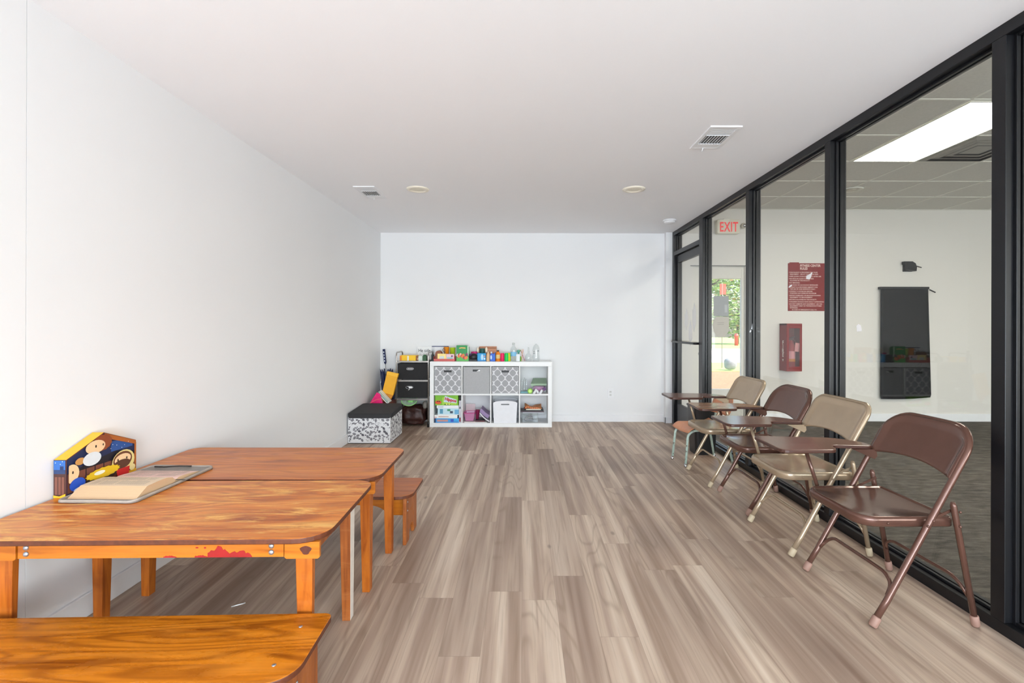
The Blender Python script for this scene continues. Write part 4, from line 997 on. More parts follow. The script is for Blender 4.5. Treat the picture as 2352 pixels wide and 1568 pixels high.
for k_, (x_, a_) in enumerate(((.150, 38), (.176, -40), (.225, 30))):
    mt = T(x_, 5.845, ZU + .018 + .012 * (k_ % 2)) @ RY(a_)
    bottle_ = MB().lathe([(.006, -.032), (.014, -.026), (.016, .0), (.014, .026), (.006, .032)], seg=14, mat=mt)
    solo('paper_roll', bottle_, flat(228, 228, 232), ['leftmost', 'middle', 'right-hand'][k_] + ' small white roll in front of the clear craft tub', 'roll', 'white rolls in the upper right cubby')
# ---- lower left cubby: games
x0, x1 = cub[0]
t = thing('game_box', 'green board game box on top of the stack in the lower left cubby', 'box', (-.925, 5.96, .258))
part('carton', MB().box(-1.050, -.772, 5.825, 6.10, .258, .378), t, flat(126, 190, 44), .002, w=True)
A = Art(); PB = ('y', 5.825)
A.poly([(-.965, .265), (-.790, .265), (-.790, .335), (-.93, .365), (-.965, .35)], (170, 214, 66), PB)
A.poly([(-.948, .298), (-.79, .284), (-.79, .325), (-.93, .372)], (206, 226, 240), PB)
A.ell(-1.012, .294, .036, .022, (226, 84, 40), PB, rough=.1); A.ell(-1.02, .305, .010, .006, (60, 24, 16), PB); A.ell(-.998, .305, .010, .006, (60, 24, 16), PB)
A.ell(-.90, .268, .040, .012, (60, 130, 40), PB, (-1.05, -.772, .258, .378)); A.ell(-.91, .272, .012, .008, (238, 232, 120), PB); A.ell(-.88, .272, .012, .008, (238, 232, 120), PB)
A.m.text('Hippos', .052, T(-.936, 5.8205, .322) @ FACE @ RZ(-11), A.mi((206, 28, 24)), sx=.95, bold=.002)
part('printed_front', A.m, t, A.mats, w=True)
def gbox(x0, x1, z0, z1, c, label, stripe=None, y0=5.825, extra=None):
    m = MB().box(x0, x1, y0, 6.09, z0, z1); mats = [flat(*c)]
    if stripe:
        for (a, b, p, q, cc) in stripe:
            mats.append(flat(*cc)); m.box(x0 + (x1 - x0) * a, x0 + (x1 - x0) * b, y0 - .0006, y0, z0 + (z1 - z0) * p, z0 + (z1 - z0) * q, len(mats) - 1)
    if extra: extra(m, mats, y0)
    return solo('game_box', m, mats, label, 'box', 'boxed games in the lower left cubby', bv=.0015)
gbox(-1.030, -.766, .222, .2575, (240, 242, 244), 'white game box directly under the green one', [(.05, .3, .3, .7, (186, 200, 216))])
gbox(-1.018, -.764, .142, .2215, (196, 226, 236), 'pale blue game box in the middle of the lower left stack', [(.10, .25, .2, .9, (90, 156, 186)), (.45, .6, .6, .9, (70, 150, 110)), (.58, .72, .25, .6, (60, 70, 90)), (.80, 1.0, .1, .8, (110, 176, 216)), (.0, 1, .0, .08, (240, 240, 240))])
gbox(-1.058, -.782, .102, .1415, (240, 240, 238), 'white game box with pale lettering, second from bottom', [(.18, .62, .35, .65, (206, 170, 160)), (.0, .1, .0, .5, (220, 190, 190))])
gbox(-1.056, -.762, .0495, .1015, (70, 156, 220), 'blue game box at the bottom of the lower left stack', [(0, .05, 0, 1, (24, 50, 90)), (.1, .55, .25, .7, (206, 150, 140)), (.66, .78, .2, .8, (60, 90, 200)), (.8, .98, .5, 1, (60, 180, 240))])
solo('book', MB().box(-.762, -.738, 5.83, 6.03, .0495, .315).box(-.757, -.744, 5.8295, 5.83, .215, .24, 1).box(-.760, -.742, 5.8295, 5.83, .06, .11, 2), [flat(216, 214, 222), flat(60, 60, 66), flat(150, 40, 60)], 'grey white book upright beside the stacked games', 'book', bv=.001)
solo('small_box', MB().box(-.764, -.736, 5.86, 6.05, .3155, .366), flat(40, 40, 42), 'black box on top of the upright grey white book', 'box', bv=.002)
# ---- second lower cubby
t = thing('plastic_basket', 'translucent magenta plastic basket in the second lower cubby', 'basket', (-.640, 5.93, .066))
M_mag = thin_glass('magenta_clear', (.80, .38, .62), .08, .1, .55)
def frustum(a, b, z0, z1, wl=.004):
    m = MB(); ls = [rrect(a[0], a[1], .015), rrect(b[0], b[1], .018)]; n_ = len(ls[0])
    rings = [[(x, y, z0) for x, y in ls[0]], [(x, y, z1) for x, y in ls[1]], [(x * (1 - 2 * wl / b[0]), y * (1 - 2 * wl / b[1]), z1) for x, y in ls[1]], [(x * (1 - 2 * wl / a[0]), y * (1 - 2 * wl / a[1]), z0 + wl) for x, y in ls[0]]]
    vs = [p for r_ in rings for p in r_]
    fs = [(i * n_ + j, i * n_ + (j + 1) % n_, (i + 1) * n_ + (j + 1) % n_, (i + 1) * n_ + j) for i in range(3) for j in range(n_)] + [tuple(range(n_ - 1, -1, -1)), tuple(3 * n_ + j for j in range(n_))]
    return m.add(vs, fs)
part('basket_body', frustum((.10, .13), (.135, .17), 0, .095), t, M_mag)
part('rim', MB().tube([(x, y, .095) for x, y in rrect(.137, .172, .02)], .004, 6, closed=True), t, flat(196, 60, 130))
solo('plastic_sheet', MB().box(-.70, -.585, 6.02, 6.026, .0495, .245), thin_glass('pink_clear', (.92, .80, .82), .06, .1, .5), 'clear pinkish sheet standing behind the magenta basket', 'sheet')
mt = T(-.552, 5.93, .0775) @ RY(4)
solo('plastic_cup', MB().lathe([(.018, 0), (.026, .11), (.028, .113)], seg=16, mat=mt), flat(150, 40, 84), 'dark raspberry cup leaning beside the magenta basket', 'cup')
solo('paper_sheet', MB().add([(-.70, 5.83, .0498), (-.43, 5.83, .0498), (-.43, 6.05, .0498), (-.70, 6.05, .0498), (-.70, 5.83, .058), (-.43, 5.83, .056), (-.43, 6.05, .056), (-.70, 6.05, .060)],
     [(3, 2, 1, 0), (4, 5, 6, 7), (0, 1, 5, 4), (1, 2, 6, 5), (2, 3, 7, 6), (3, 0, 4, 7)]), flat(232, 228, 224), 'white papers lying under the magenta basket', 'paper')
solo('notebook', MB().box(-.565, -.455, 5.835, 6.04, .0605, .0665).box(-.563, -.455, 5.834, 6.04, .0665, .0705, 1).box(-.565, -.455, 5.835, 6.04, .0705, .0765), [flat(24, 22, 24), flat(160, 60, 80)], 'black and red notebook lying right of the magenta basket', 'notebook')
def sag(label, x0, z0, x1, z1, th, mats, c):
    pts = [(x0 + (x1 - x0) * q / 10, z0 + (z1 - z0) * q / 10 - c * math.sin(PI * q / 10)) for q in range(11)]
    m = MB().prism(pts + [(a + th * .5, b + th) for a, b in reversed(pts)], 5.84, 6.06, 'y')
    return solo('book', m, mats, label, 'book', 'books slumped in the second lower cubby')
sag('white floppy book, lower of the two leaning right of the magenta basket', -.515, .160, -.397, .0575, .010, flat(236, 232, 236), .014)
sag('lilac book, upper of the two leaning right of the magenta basket', -.515, .182, -.412, .100, .040, [flat(150, 126, 168)], .010)
# ---- white basket
bx = (cub[2][0] + cub[2][1]) / 2
t = thing('plastic_basket', 'white plastic basket with arched rim in the third lower cubby', 'basket', (bx, 5.965, .0495))
m = MB()
W0, W1 = .135, .146
def side(y_, th):
    arc = [(W1 * math.cos(PI - PI * q / 12) , .236 + .030 * math.sin(PI * q / 12)) for q in range(13)]
    return [(-W0, 0)] + arc + [(W0, 0)]
m.prism(side(0, 0), -.142, -.138, 'y').prism(side(0, 0), .136, .140, 'y')
for sx in (1, -1):
    m.add([(sx * W0, -.138, 0), (sx * W0, .136, 0), (sx * W1, .136, .236), (sx * W1, -.138, .236), (sx * (W0 - .004), -.138, 0), (sx * (W0 - .004), .136, 0), (sx * (W1 - .004), .136, .236), (sx * (W1 - .004), -.138, .236)],
          [(0, 1, 2, 3), (7, 6, 5, 4), (3, 2, 6, 7)])
m.box(-W0, W0, -.138, .136, 0, .004)
part('basket_body', m, t, pm('white_basket_plastic', (232, 232, 236), .45, var=.02), w=False)
part('handle_slot', MB().prism(rrect(.10, .014, .006, 4, 0, .222), -.1435, -.1422, 'y'), t, flat(110, 112, 116))
# ---- lower right cubby
t = thing('clear_tub', 'clear plastic tub with grey cords in the lower right cubby', 'tub', (.10, 5.95, ZL))
part('tub', MB().box(-.10, .09, -.11, .12, 0, .115), t, M_clear, .006)
m = MB()
rg = random.Random(8)
for q in range(6):
    pts = [(-.02 + .055 * math.cos(q + a) * (1 - .08 * q), .0 + .06 * math.sin(q * 1.3 + a), .02 + .010 * q + .006 * math.sin(3 * a)) for a in [2 * PI * i / 14 for i in range(14)]]
    part('cord', MB().tube(pts, .006, 6, closed=True), t, flat(150 + 10 * (q % 3), 150 + 10 * (q % 3), 166))
zz = ZL + .116
for lb, x0, x1, th, c, cat, nm in (('white and grey magazine lying directly on the clear tub', .005, .235, .010, (196, 200, 210), 'magazine', 'magazine'), ('dark plum magazine under the black folder', -.02, .262, .012, (74, 50, 60), 'magazine', 'magazine'), ('black folder under the white envelope stack', .02, .255, .014, (30, 30, 34), 'folder', 'folder'), ('cream pad under the orange envelope', .045, .225, .014, (226, 220, 200), 'pad', 'paper_pad')):
    solo(nm, MB().box(x0, x1, 5.835, 6.06, zz, zz + th), flat(*c), lb, cat, 'papers stacked in the lower right cubby', bv=.001); zz += th + .0006
def env(u, v):
    x_ = .03 + .205 * u; y_ = 5.83 + .22 * v
    return (x_, y_, zz + .018 + .016 * math.sin(5.5 * u + 2.2 * v) * (.5 + .5 * v) + .006 * math.sin(11 * u + v))
m = MB().grid(env, 24, 10)
nv = len(m.v); m.v += [(a, b, max(zz + .0005, c - .022)) for a, b, c in m.v[:nv]]
W_ = 25
fs = []
for j in range(10):
    for i in range(24): fs.append((nv + j * W_ + i, nv + (j + 1) * W_ + i, nv + (j + 1) * W_ + i + 1, nv + j * W_ + i + 1))
for i in range(24): fs += [(i, nv + i, nv + i + 1, i + 1), (10 * W_ + i, 10 * W_ + i + 1, nv + 10 * W_ + i + 1, nv + 10 * W_ + i)]
for j in range(10): fs += [(j * W_, (j + 1) * W_, nv + (j + 1) * W_, nv + j * W_), (j * W_ + 24, nv + j * W_ + 24, nv + (j + 1) * W_ + 24, (j + 1) * W_ + 24)]
m.f += fs; m.mi += [1 if q % 3 == 0 else 0 for q in range(len(fs))]; m.sm += [True] * len(fs)
solo('envelope', m, [pm('kraft_orange', (206, 138, 84), .6, var=.2, vs=20), flat(196, 60, 30)], 'wavy orange brown envelope on top of the papers in the lower right cubby', 'envelope')

# ------------------------------------------------------------------ ceiling fittings, outlet
def vent(x0, x1, y0, y1, label):
    t = thing('ceiling_vent', label, 'vent', ((x0 + x1) / 2, (y0 + y1) / 2, ZC - .009), group='ceiling vents')
    f = .024; z0, z1 = ZC - .008, ZC + .0005
    m = MB()
    m.box(x0, x1, y0, y0 + f, z0, z1).box(x0, x1, y1 - f, y1, z0, z1).box(x0, x0 + f, y0 + f, y1 - f, z0, z1).box(x1 - f, x1, y0 + f, y1 - f, z0, z1)
    part('frame', m, t, M_trim, .002, w=True)
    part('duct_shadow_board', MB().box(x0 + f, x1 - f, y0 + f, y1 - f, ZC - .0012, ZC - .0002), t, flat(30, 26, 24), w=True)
    L = y1 - y0 - 2 * f; ya = y0 + f
    for q in range(5): part('slat', MB().box(x0 + f, x1 - f, ya + q * L * .064, ya + q * L * .064 + .014, ZC - .006, ZC - .0045, 0, T(0, 0, 0)), t, M_trim, w=True)
    part('slat', MB().box(x0 + f, x1 - f, ya + .34 * L, ya + .36 * L, ZC - .0078, ZC - .0013), t, M_trim, w=True)
    n_ = 8
    for q in range(n_):
        xx = x0 + f + (x1 - x0 - 2 * f) * (q + .5) / n_
        part('fin', MB().add([(xx - .001, ya + .36 * L, ZC - .0078), (xx + .001, ya + .36 * L, ZC - .0078), (xx - .001, ya + .36 * L, ZC - .0013), (xx + .001, ya + .36 * L, ZC - .0013),
             (xx - .001, ya + .80 * L, ZC - .0078), (xx + .001, ya + .80 * L, ZC - .0078), (xx - .001, ya + .80 * L, ZC - .0013), (xx + .001, ya + .80 * L, ZC - .0013)],
             [(0, 1, 3, 2), (4, 6, 7, 5), (0, 4, 5, 1), (2, 3, 7, 6), (0, 2, 6, 4), (1, 5, 7, 3)]), t, M_trim, w=True)
    part('damper_plate', MB().box(x0 + f, x1 - f, ya + .80 * L, y1 - f, ZC - .0072, ZC - .0013), t, M_trim, .001, w=True)
    part('lever', MB().tube([((x0 + x1) / 2 - .015, y1 - .02, ZC - .007), ((x0 + x1) / 2 - .02, y1 - .012, ZC - .028)], .003, 6), t, M_trim, w=True)
vent(1.113, 1.305, 2.868, 3.226, 'white ceiling vent near the glass partition')
vent(-1.45, -1.265, 4.12, 4.49, 'white ceiling vent near the left wall')
M_cream = pm('cream_trim', (246, 238, 220), .45, var=.02)
for (x_, y_, lb) in ((-.912, 4.204, 'left-hand recessed ceiling light with cream trim ring'), (.962, 4.187, 'right-hand recessed ceiling light with cream trim ring')):
    t = thing('recessed_light', lb, 'ceiling light', (x_, y_, ZC - .012), group='recessed ceiling lights')
    part('trim_ring', MB().lathe([(.062, .008), (.064, .002), (.074, 0), (.094, .004), (.099, .0125), (.062, .0122)], seg=32), t, M_cream)
    part('lens', MB().lathe([(.0605, .0105), (.050, .008), (.001, .006)], seg=28), t, pm('cream_lens', (236, 228, 206), .4))
t = thing('smoke_detector', 'round white smoke detector on the ceiling near the glass door', 'smoke detector', (1.636, 5.387, ZC - .038))
part('base', MB().lathe([(.070, .022), (.072, .026), (.072, .0385)], seg=28), t, M_trim)
part('cover', MB().lathe([(.020, .0), (.052, .002), (.060, .010), (.060, .022)], seg=28), t, M_trim)
t = thing('wall_outlet', 'white double power outlet low on the far wall right of the shelf', 'outlet', (1.123, YB - .003, .362))
part('cover_plate', MB().prism(rrect(.072, .116, .006, 3), -.003, .003, 'y'), t, M_trim, .001)
for dz in (.020, -.020):
    r_ = part('receptacle', MB().prism(rrect(.032, .028, .010, 4, 0, dz), -.0045, -.003, 'y'), t, flat(226, 226, 224))
    part('slot', MB().box(-.008, -.005, -.0052, -.0045, dz - .004, dz + .006).box(.005, .008, -.0052, -.0045, dz - .004, dz + .006), r_, flat(60, 60, 60))

# ------------------------------------------------------------------ fitness room fittings
M_lamp = emit('fluorescent_diffuser', (255, 248, 236), 20.0)
for (x0, y0, lb) in ((3.0, 3.24, 'glowing fluorescent ceiling panel seen through the large pane'), (5.4, 2.04, 'added unseen glowing ceiling panel deeper in the fitness room')):  # second panel is out of view, added to give the room more light
    t = thing('ceiling_light', lb, 'ceiling light', (x0 + .29, y0 + .59, FC - .012), group='fluorescent panels in the fitness room')
    x1, y1 = x0 + .58, y0 + 1.18; f = .014
    m = MB().box(x0, x1, y0, y0 + f, FC - .010, FC - .0046).box(x0, x1, y1 - f, y1, FC - .010, FC - .0046).box(x0, x0 + f, y0 + f, y1 - f, FC - .010, FC - .0046).box(x1 - f, x1, y0 + f, y1 - f, FC - .010, FC - .0046)
    part('frame', m, t, M_tbar, w=True)
    part('diffuser', MB().box(x0 + f, x1 - f, y0 + f, y1 - f, FC - .009, FC - .0046), t, M_lamp, w=True)
t = thing('air_diffuser', 'square stepped air vent in the tile ceiling beside the glowing panel', 'vent', (3.89, 4.13, FC - .02))
M_diff = pm('diffuser_metal', (150, 148, 140), .5, var=.04)
for q in range(4):
    a, b = .285 - .065 * q, .285 - .065 * q - .038; z0, z1 = .004 + .003 * q, .014
    m = MB(); vs = []
    for (s_, z_) in ((a, .0152), (b, z0)): vs += [(s_, s_, z_), (-s_, s_, z_), (-s_, -s_, z_), (s_, -s_, z_)]
    part('vane', m.add(vs, [(i, (i + 1) % 4, 4 + (i + 1) % 4, 4 + i) for i in range(4)] + [(4, 5, 6, 7)] if q == 3 else [(i, (i + 1) % 4, 4 + (i + 1) % 4, 4 + i) for i in range(4)]), t, M_diff)
part('neck_board', MB().box(-.285, .285, -.285, .285, .0151, .0153), t, flat(40, 40, 38))
t = thing('recessed_light', 'round recessed light in the tile ceiling of the fitness room', 'ceiling light', (3.62, 5.32, FC - .014))
part('trim_ring', MB().lathe([(.07, .008), (.095, .0), (.11, .009), (.07, .0085)], seg=28), t, M_tbar)
part('lens', MB().lathe([(.069, .006), (.001, .004)], seg=24), t, flat(206, 200, 186))
t = thing('exit_sign', 'white EXIT sign with red letters and emergency lamp above the outside door', 'sign', (2.625, 6.19, 2.40))
part('sign_box', MB().prism(rrect(.29, .18, .02, 4, 0, .09), -.03, .049, 'y'), t, flat(226, 220, 200), .004)
m = MB().text('EXIT', .172, T(0, -.031, .028) @ FACE, 0, .001, 'CENTER', sx=.62, bold=.003, sp=1.10)
part('lettering', m, t, emit('exit_red', (200, 2, 12), .8))
part('lamp_head', MB().ball((.186, -.03, .1), (.034, .034, .036)).lathe([(.012, 0), (.012, .03)], mat=T(.145, -.01, .1) @ RY(90)), t, flat(190, 184, 166))
part('lamp_lens', MB().lathe([(.022, 0), (.020, .004), (.002, .008)], seg=16, mat=T(.19, -.060, .098) @ RX(90)), t, M_chrome)
part('canopy', MB().box(-.06, .06, -.02, .03, .180, .195), t, flat(226, 222, 208), .004)
M_signred = pm('maroon_sign', (132, 12, 10), .6, var=.06, spec=.1)
t = thing('rules_sign', 'maroon FITNESS CENTER RULES sign with white lettering on the far wall', 'sign', (3.66, 6.235, 1.42))
part('board', MB().box(-.237, .262, -.004, .004, 0, .615).box(-.222, -.098, -.006, -.004, .528, .626), t, M_signred, .001)
m = MB(); q_ = lambda x, z: T(x, -.0052, z) @ FACE
m.text('FITNESS CENTER', .042, q_(-.086, .570), 0, .0002, sx=.84, bold=.0012); m.text('RULES', .042, q_(-.086, .532), 0, .0002, sx=.84, bold=.0012)
lines = ['\u2022THIS FACILITY IS PROVIDED FOR YOUR', '  ENJOYMENT.  USE AT YOUR OWN RISK.', '\u2022WIPE DOWN YOUR EQUIPMENT AFTER USE.', '\u2022NO PETS OR GLASS CONTAINERS', '  ALLOWED IN THE FACILITY.', '\u2022NO SMOKING.', '\u2022NO FOOD OR ALCOHOLIC BEVERAGES.', '\u2022FACILITY IS A PROVIDED AMENITY FOR', '  THE USE OF OUR RESIDENTS ONLY.', '\u2022CONSULT A PHYSICIAN BEFORE', '  STARTING ANY EXERCISE PROGRAM.', '\u2022REPORT DAMAGED OR MALFUNCTIONING', '  EQUIPMENT TO MANAGEMENT.', '\u2022NO PETS ALLOWED IN THIS FACILITY.', '\u2022CHILDREN SHOULD HAVE ADULT SUPERVISION.', '\u2022DO NOT REMOVE ANY EQUIPMENT. USE THE', '  EQUIPMENT ONLY AS THE MANUFACTURER', '  INTENDED.', '       IN CASE OF EMERGENCY CALL 911']
zz = .490
for i, s_ in enumerate(lines):
    m.text(s_, .0205, q_(-.228, zz), 0, .0002, sx=1.0, bold=.0003); zz -= .0245 if (i + 1 < len(lines) and lines[i + 1][0] == ' ') else .0285
part('lettering', m, t, flat(236, 206, 196))
# fire extinguisher cabinet
t = thing('extinguisher_cabinet', 'red FIRE cabinet with extinguisher on the far wall below the rules sign', 'cabinet', (3.412, 6.15, .656))
M_fred = pm('fire_red', (132, 14, 16), .5, var=.06, spec=.15)
a = .097; m = MB()
m.box(-a, -a + .006, -.085, .088, .02, .60).box(a - .006, a, -.085, .088, .02, .60).box(-a, a, -.085, .088, .575, .60).box(-a, a, -.085, .088, .0, .026).box(-a, a, .082, .088, .026, .575)
m.box(-a + .006, -a + .03, -.085, -.079, .026, .575).box(a - .03, a - .006, -.085, -.079, .026, .575).box(-a + .03, a - .03, -.085, -.079, .026, .06).box(-a + .03, a - .03, -.085, -.079, .54, .575)
part('cabinet_body', m, t, M_fred, .004)
part('cover', MB().box(-a + .03, a - .03, -.083, -.081, .06, .54), t, thin_glass('red_clear', (.92, .74, .74), .02, .02, .02))
e = part('extinguisher', MB().lathe([(.045, .05), (.052, .06), (.052, .30), (.046, .335), (.02, .36), (.018, .39)], (0, .0, 0), 20), t, pm('extinguisher_red', (150, 24, 26), .3))
part('label', MB().lathe([(.0523, .12), (.0525, .121), (.0525, .25), (.0523, .251)], seg=20, mis=[0, 0, 0]).lathe([(.0527, .12), (.0528, .121), (.0528, .155), (.0527, .156)], seg=20, mi=1), e, [flat(226, 226, 232), flat(206, 190, 60)])
part('tag', MB().box(-.012, .045, -.062, -.060, .25, .36, 0, RY(6)), e, flat(230, 232, 230))
part('valve', MB().box(-.03, .035, -.012, .012, .39, .41).tube([(-.03, 0, .405), (.055, 0, .432)], .008, 6).tube([(.02, 0, .40), (.05, -.02, .37), (.056, -.03, .26)], .007, 8), e, flat(64, 56, 54))
m = MB(); RS = Matrix(((0, 0, -1, 0), (-1, 0, 0, 0), (0, 1, 0, 0), (0, 0, 0, 1)))
for i, ch in enumerate('FIRE'): m.text(ch, .070, T(-a - .001, .0, .335 - .052 * i) @ RS, 0, .0004, 'CENTER', bold=.002)
m.prism([(-.018, .150), (.018, .150), (0, .118)], -a - .0014, -a - .0006, 'x')
part('lettering', m, t, flat(230, 214, 208))
# hanging exercise mat and the hook above it
M_mat = pm('black_mat', (18, 18, 18), .7, spec=.15, var=.06, bump=.1)
M_bm = pm('black_metal', (22, 22, 24), .4, .3)
t = thing('exercise_mat', 'black exercise mat hanging from a rail on the far wall', 'mat', (4.9, 6.2, .295))
def mat_(u, v):
    x_ = -.308 + (.60 + .045 * (1 - v)) * u; z_ = .0 + 1.43 * v
    ro = .03
    if v < .02: x_ += (.012 if u < .5 else -.012) * (1 - v / .02) * abs(2 * u - 1)
    return (x_, -.010 + .008 * math.sin(3 * u) * (1 - v) , z_ + (.022 * u if v < .03 else 0) - .012 * math.sin(PI * u) * (v < .03))
o = part('mat', MB().grid(mat_, 16, 40), t, M_mat); sm = o.modifiers.new('thick', 'SOLIDIFY'); sm.thickness = .012
part('rail', MB().box(-.325, .300, -.022, .030, 1.405, 1.436), t, M_bm, .004)
part('peg', MB().tube([(.30, -.02, 1.40), (.36, -.04, 1.362)], .008, 8), t, M_bm)
t = thing('wall_hook', 'small black metal hook mounted above the hanging mat', 'hook', (4.96, 6.2, 1.93))
part('plate', MB().box(-.06, .06, .02, .038, 0, .12), t, M_bm, .004)
part('arm', MB().prism([(-.085, .085), (-.085, .125), (.02, .125), (.06, .10), (.075, .05), (.07, .0), (-.05, .02), (-.05, .085)], -.03, .02, 'y'), t, M_bm, .004)
part('peg', MB().tube([(.07, -.01, .07), (.13, -.03, .045)], .007, 8), t, M_bm)
# outside door of the fitness room
t = thing('door_2', 'white outside door with a tall glass light in the fitness room', 'door', ((DX0 + DX1) / 2, FY + .05, 0), kind='structure')
g0, g1, gz0, gz1 = 2.335, 2.838, .405, 1.836; ya, yb = FY + .03, FY + .075
part('stile', MB().box(DX0 + .0005, g0, ya, yb, .004, 1.9995), t, M_door_w, .003, w=True)
part('stile', MB().box(g1, DX1 - .0005, ya, yb, .004, 1.9995), t, M_door_w, .003, w=True)
part('top_rail', MB().box(g0, g1, ya, yb, gz1, 1.9995), t, M_door_w, .003, w=True)
part('bottom_rail', MB().box(g0, g1, ya, yb, .004, gz0), t, M_door_w, .003, w=True)
part('glass_pane', MB().box(g0, g1, FY + .050, FY + .054, gz0, gz1), t, M_glass, w=True)
m = MB().box(DX0 - .035, DX1 + .03, FY - .012, FY, 1.995, 2.005)
part('door_frame', m, t, flat(70, 68, 62), w=True)
M_note = pm('grey_notice', (158, 162, 166), .8, var=.04)
solo('notice', MB().box(2.486, 2.680, FY + .047, FY + .0495, 1.352, 1.612).box(2.628, 2.664, FY + .0465, FY + .047, 1.40, 1.50, 1), [M_note, flat(182, 188, 192)], 'grey rectangular notice taped to the glass of the outside door', 'notice')
m = MB().prism([(2.47, 1.24), (2.50, 1.325), (2.525, 1.345), (2.685, 1.345), (2.685, 1.16), (2.63, 1.075), (2.54, 1.075), (2.49, 1.15)], FY + .047, FY + .0495, 'y')
for q in range(2): m.box(2.53, 2.62, FY + .0465, FY + .047, 1.24 + .022 * q, 1.248 + .022 * q, 1)
solo('notice', m, [pm('pale_notice', (196, 190, 180), .8, var=.04), flat(160, 154, 146)], 'many-sided pale grey notice below the rectangular one on the outside door', 'notice')
# scraps of tape and paper on the partition glass
gx_ = GX - .0036
def scrap(poly, label, th=.0006): solo('tape_scrap', MB().prism(poly, gx_ - th, gx_, 'x'), flat(253, 253, 253), label, 'tape', 'torn tape scraps on the partition glass')
scrap([(3.238, 1.540), (3.256, 1.528), (3.292, 1.535), (3.290, 1.557), (3.262, 1.561), (3.222, 1.574), (3.226, 1.564)], 'white torn scrap over the upper part of the rules sign')
scrap([(3.467, 1.503), (3.508, 1.492), (3.508, 1.502), (3.468, 1.514)], 'thin white torn strip over the left edge of the rules sign')
scrap([(2.752, 1.185), (2.79, 1.182), (2.796, 1.215), (2.779, 1.226), (2.758, 1.216)], 'white torn scrap on the large pane left of the black mat')
solo('tape_scrap', MB().prism([(1.896, 1.16), (1.918, 1.19), (1.926, 1.25), (1.918, 1.245), (1.908, 1.20), (1.892, 1.17)], 4.0288, 4.0296, 'y').box(1.902, 1.914, 4.0280, 4.0288, 1.178, 1.192, 1), [flat(226, 228, 232), flat(60, 60, 64)], 'white peeling strip stuck on the black upright left of the extinguisher', 'tape')
for (y_, z_, h_, lb) in ((5.70, 1.30, .13, 'left-hand pale paper cutout stuck on the glass door'), (5.44, 1.32, .17, 'right-hand pale paper cutout stuck on the glass door'), (5.56, 1.14, .15, 'lower pale paper cutout stuck on the glass door')):
    pts = [(y_ + .055 * math.cos(2 * PI * i / 12) * (1 + .25 * (i % 2)), z_ + h_ * math.sin(2 * PI * i / 12) * (1 - .15 * (i % 3))) for i in range(12)]
    solo('paper_cutout', MB().prism(pts, gx_ - .0004, gx_, 'x'), thin_glass('thin_paper', (.95, .95, .95), .04, .2, .65) if 'thin_paper' not in bpy.data.materials else bpy.data.materials['thin_paper'], lb, 'paper', 'paper cutouts on the glass door')

# ------------------------------------------------------------------ outside
k = NT('mulch'); n_ = k.noise(26, detail=6, rough=.7)
k.l(k.ramp(n_, [(.3, hx(80, 56, 36)), (.5, hx(136, 102, 70)), (.7, hx(200, 168, 128))]), k.b.inputs['Base Color']); k.b.inputs['Roughness'].default_value = .95; k.bump(n_, .8, .03); M_mulch = k.m
M_grass = pm('lawn', (150, 176, 92), .95, var=.3, vs=14, bump=.5, bs=120)
M_road = pm('concrete_road', (214, 206, 200), .9, var=.05, vs=2)
struct('ground', MB().box(-2, 40, 6.36, 13.6, -.12, -.03), M_mulch, 'sunlit mulch bed outside the glass door', 'ground')
struct('ground', MB().box(-2, 40, 17.0, 28.5, -.12, -.03), M_road, 'pale concrete road outside', 'road')
solo('lawn', MB().box(-2, 40, 13.6, 17.0, -.12, -.02), M_grass, 'strip of lawn between mulch bed and road', 'grass', kind='stuff')
solo('lawn', MB().box(-2, 40, 28.5, 60, -.12, -.02), M_grass, 'lawn beyond the road', 'grass', kind='stuff')
LEAF = [pm('leaf_%d' % i, c, .6, var=.15) for i, c in enumerate(((86, 124, 54), (150, 176, 96), (206, 214, 150), (178, 130, 84)))]
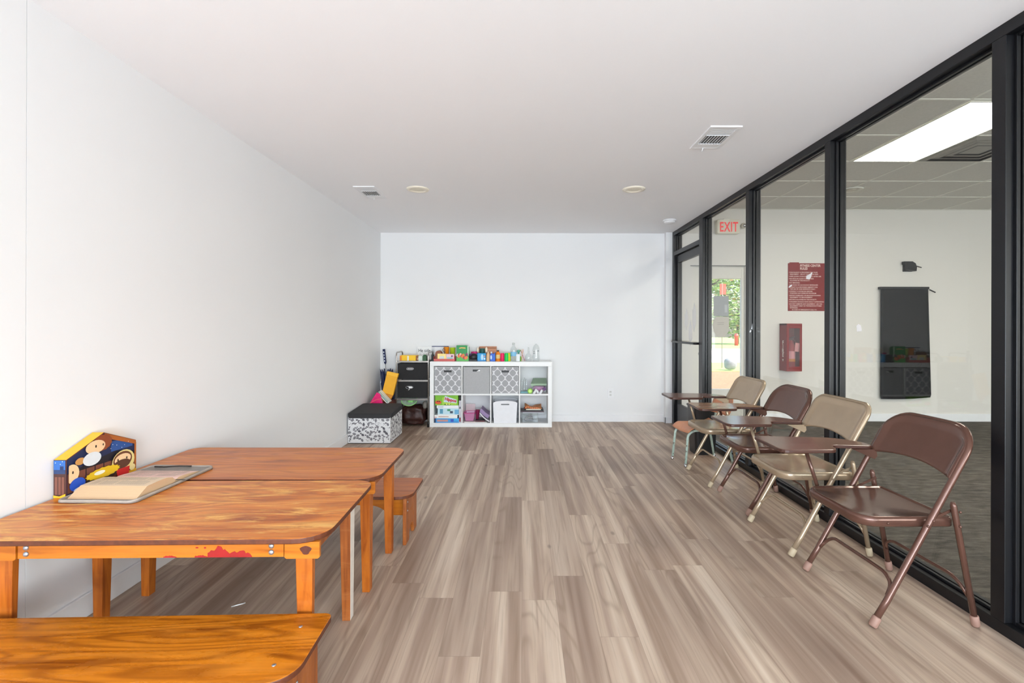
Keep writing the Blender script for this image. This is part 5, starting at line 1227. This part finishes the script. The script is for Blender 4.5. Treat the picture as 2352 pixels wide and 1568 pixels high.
def foliage(c, r, n_, size, seed, wts=(4, 5, 4, 1)):
    m = MB(); rr = random.Random(seed)
    for q in range(n_):
        while True:
            p = Vector((rr.uniform(-1, 1), rr.uniform(-1, 1), rr.uniform(-1, 1)))
            if .35 < p.length < 1: break
        p = Vector((c[0] + p.x * r[0], c[1] + p.y * r[1], c[2] + p.z * r[2]))
        mt = T(*p) @ Matrix.Rotation(rr.uniform(0, 6.28), 4, 'Z') @ Matrix.Rotation(rr.uniform(-1.2, 1.2), 4, 'X')
        s_ = size * rr.uniform(.6, 1.3)
        m.add([(-s_, 0, 0), (0, -s_ * .5, .1 * s_), (s_, 0, 0), (0, s_ * .5, .1 * s_)], [(0, 1, 2, 3)], rr.choices(range(4), wts)[0], False, mt)
    return m
def bush(name, label, x, y, z, r, n_, seed, trunk=.1, wts=(4, 5, 4, 1), size=.14):
    t = thing(name, label, 'bush' if name == 'bush' else 'tree', (x, y, z))
    part('foliage', foliage((0, 0, r[2] * 1.12 + (trunk if name == 'tree' else 0)), r, n_, size, seed, wts), t, LEAF)
    part('trunk', MB().tube([(0, 0, 0), (.05, 0, (trunk if name == 'tree' else r[2] * .5)), (.1, .1, r[2] * .9 + (trunk if name == 'tree' else 0))], [.12, .09, .04], 8), t, flat(84, 66, 54))
    return t
bush('bush', 'large bright leafy bush filling the right of the door glass outside', 16.0, 36.0, .0, (2.4, 2.2, 3.0), 5600, 1, size=.15)
bush('bush', 'low dark bush outside at the left of the door glass, across the road', 12.4, 36.5, .0, (1.5, 1.4, 1.1), 1600, 2, wts=(6, 3, 2, 1), size=.13)
t = bush('tree', 'green tree whose branch hangs into the top of the door glass outside', 5.6, 16.4, .0, (1.5, 1.3, 1.0), 1500, 3, 2.1, (6, 5, 2, 0), .11)
part('branch', MB().tube([(.1, 0, 2.3), (.6, .05, 2.5), (1.0, 0, 2.75), (1.25, 0, 3.1)], [.05, .04, .03, .015], 7), t, flat(60, 48, 40))
solo('street_post', MB().lathe([(.12, 0), (.12, .6), (.15, .61), (.15, .68), (.07, .82)], (14.6, 33.0, -.019), 12), flat(214, 70, 60), 'red post in front of the large bush outside', 'post')
solo('banner', MB().box(6.0, 6.18, 14.69, 14.71, 2.21, 2.53).tube([(6.07, 14.70, -.0195), (6.07, 14.70, 2.56)], .012, 8, 1), [flat(226, 80, 60), flat(120, 116, 110)], 'red banner on a pole seen below the tree leaves outside', 'banner')
solo('boulder', blob((5.98, 13.9, .165), (.16, .16, .17), 20, 12, .08, 3, 4), pm('grey_stone', (140, 142, 144), .9, var=.2, vs=12, bump=.4, bs=30), 'grey boulder on the lawn strip outside the door', 'boulder')
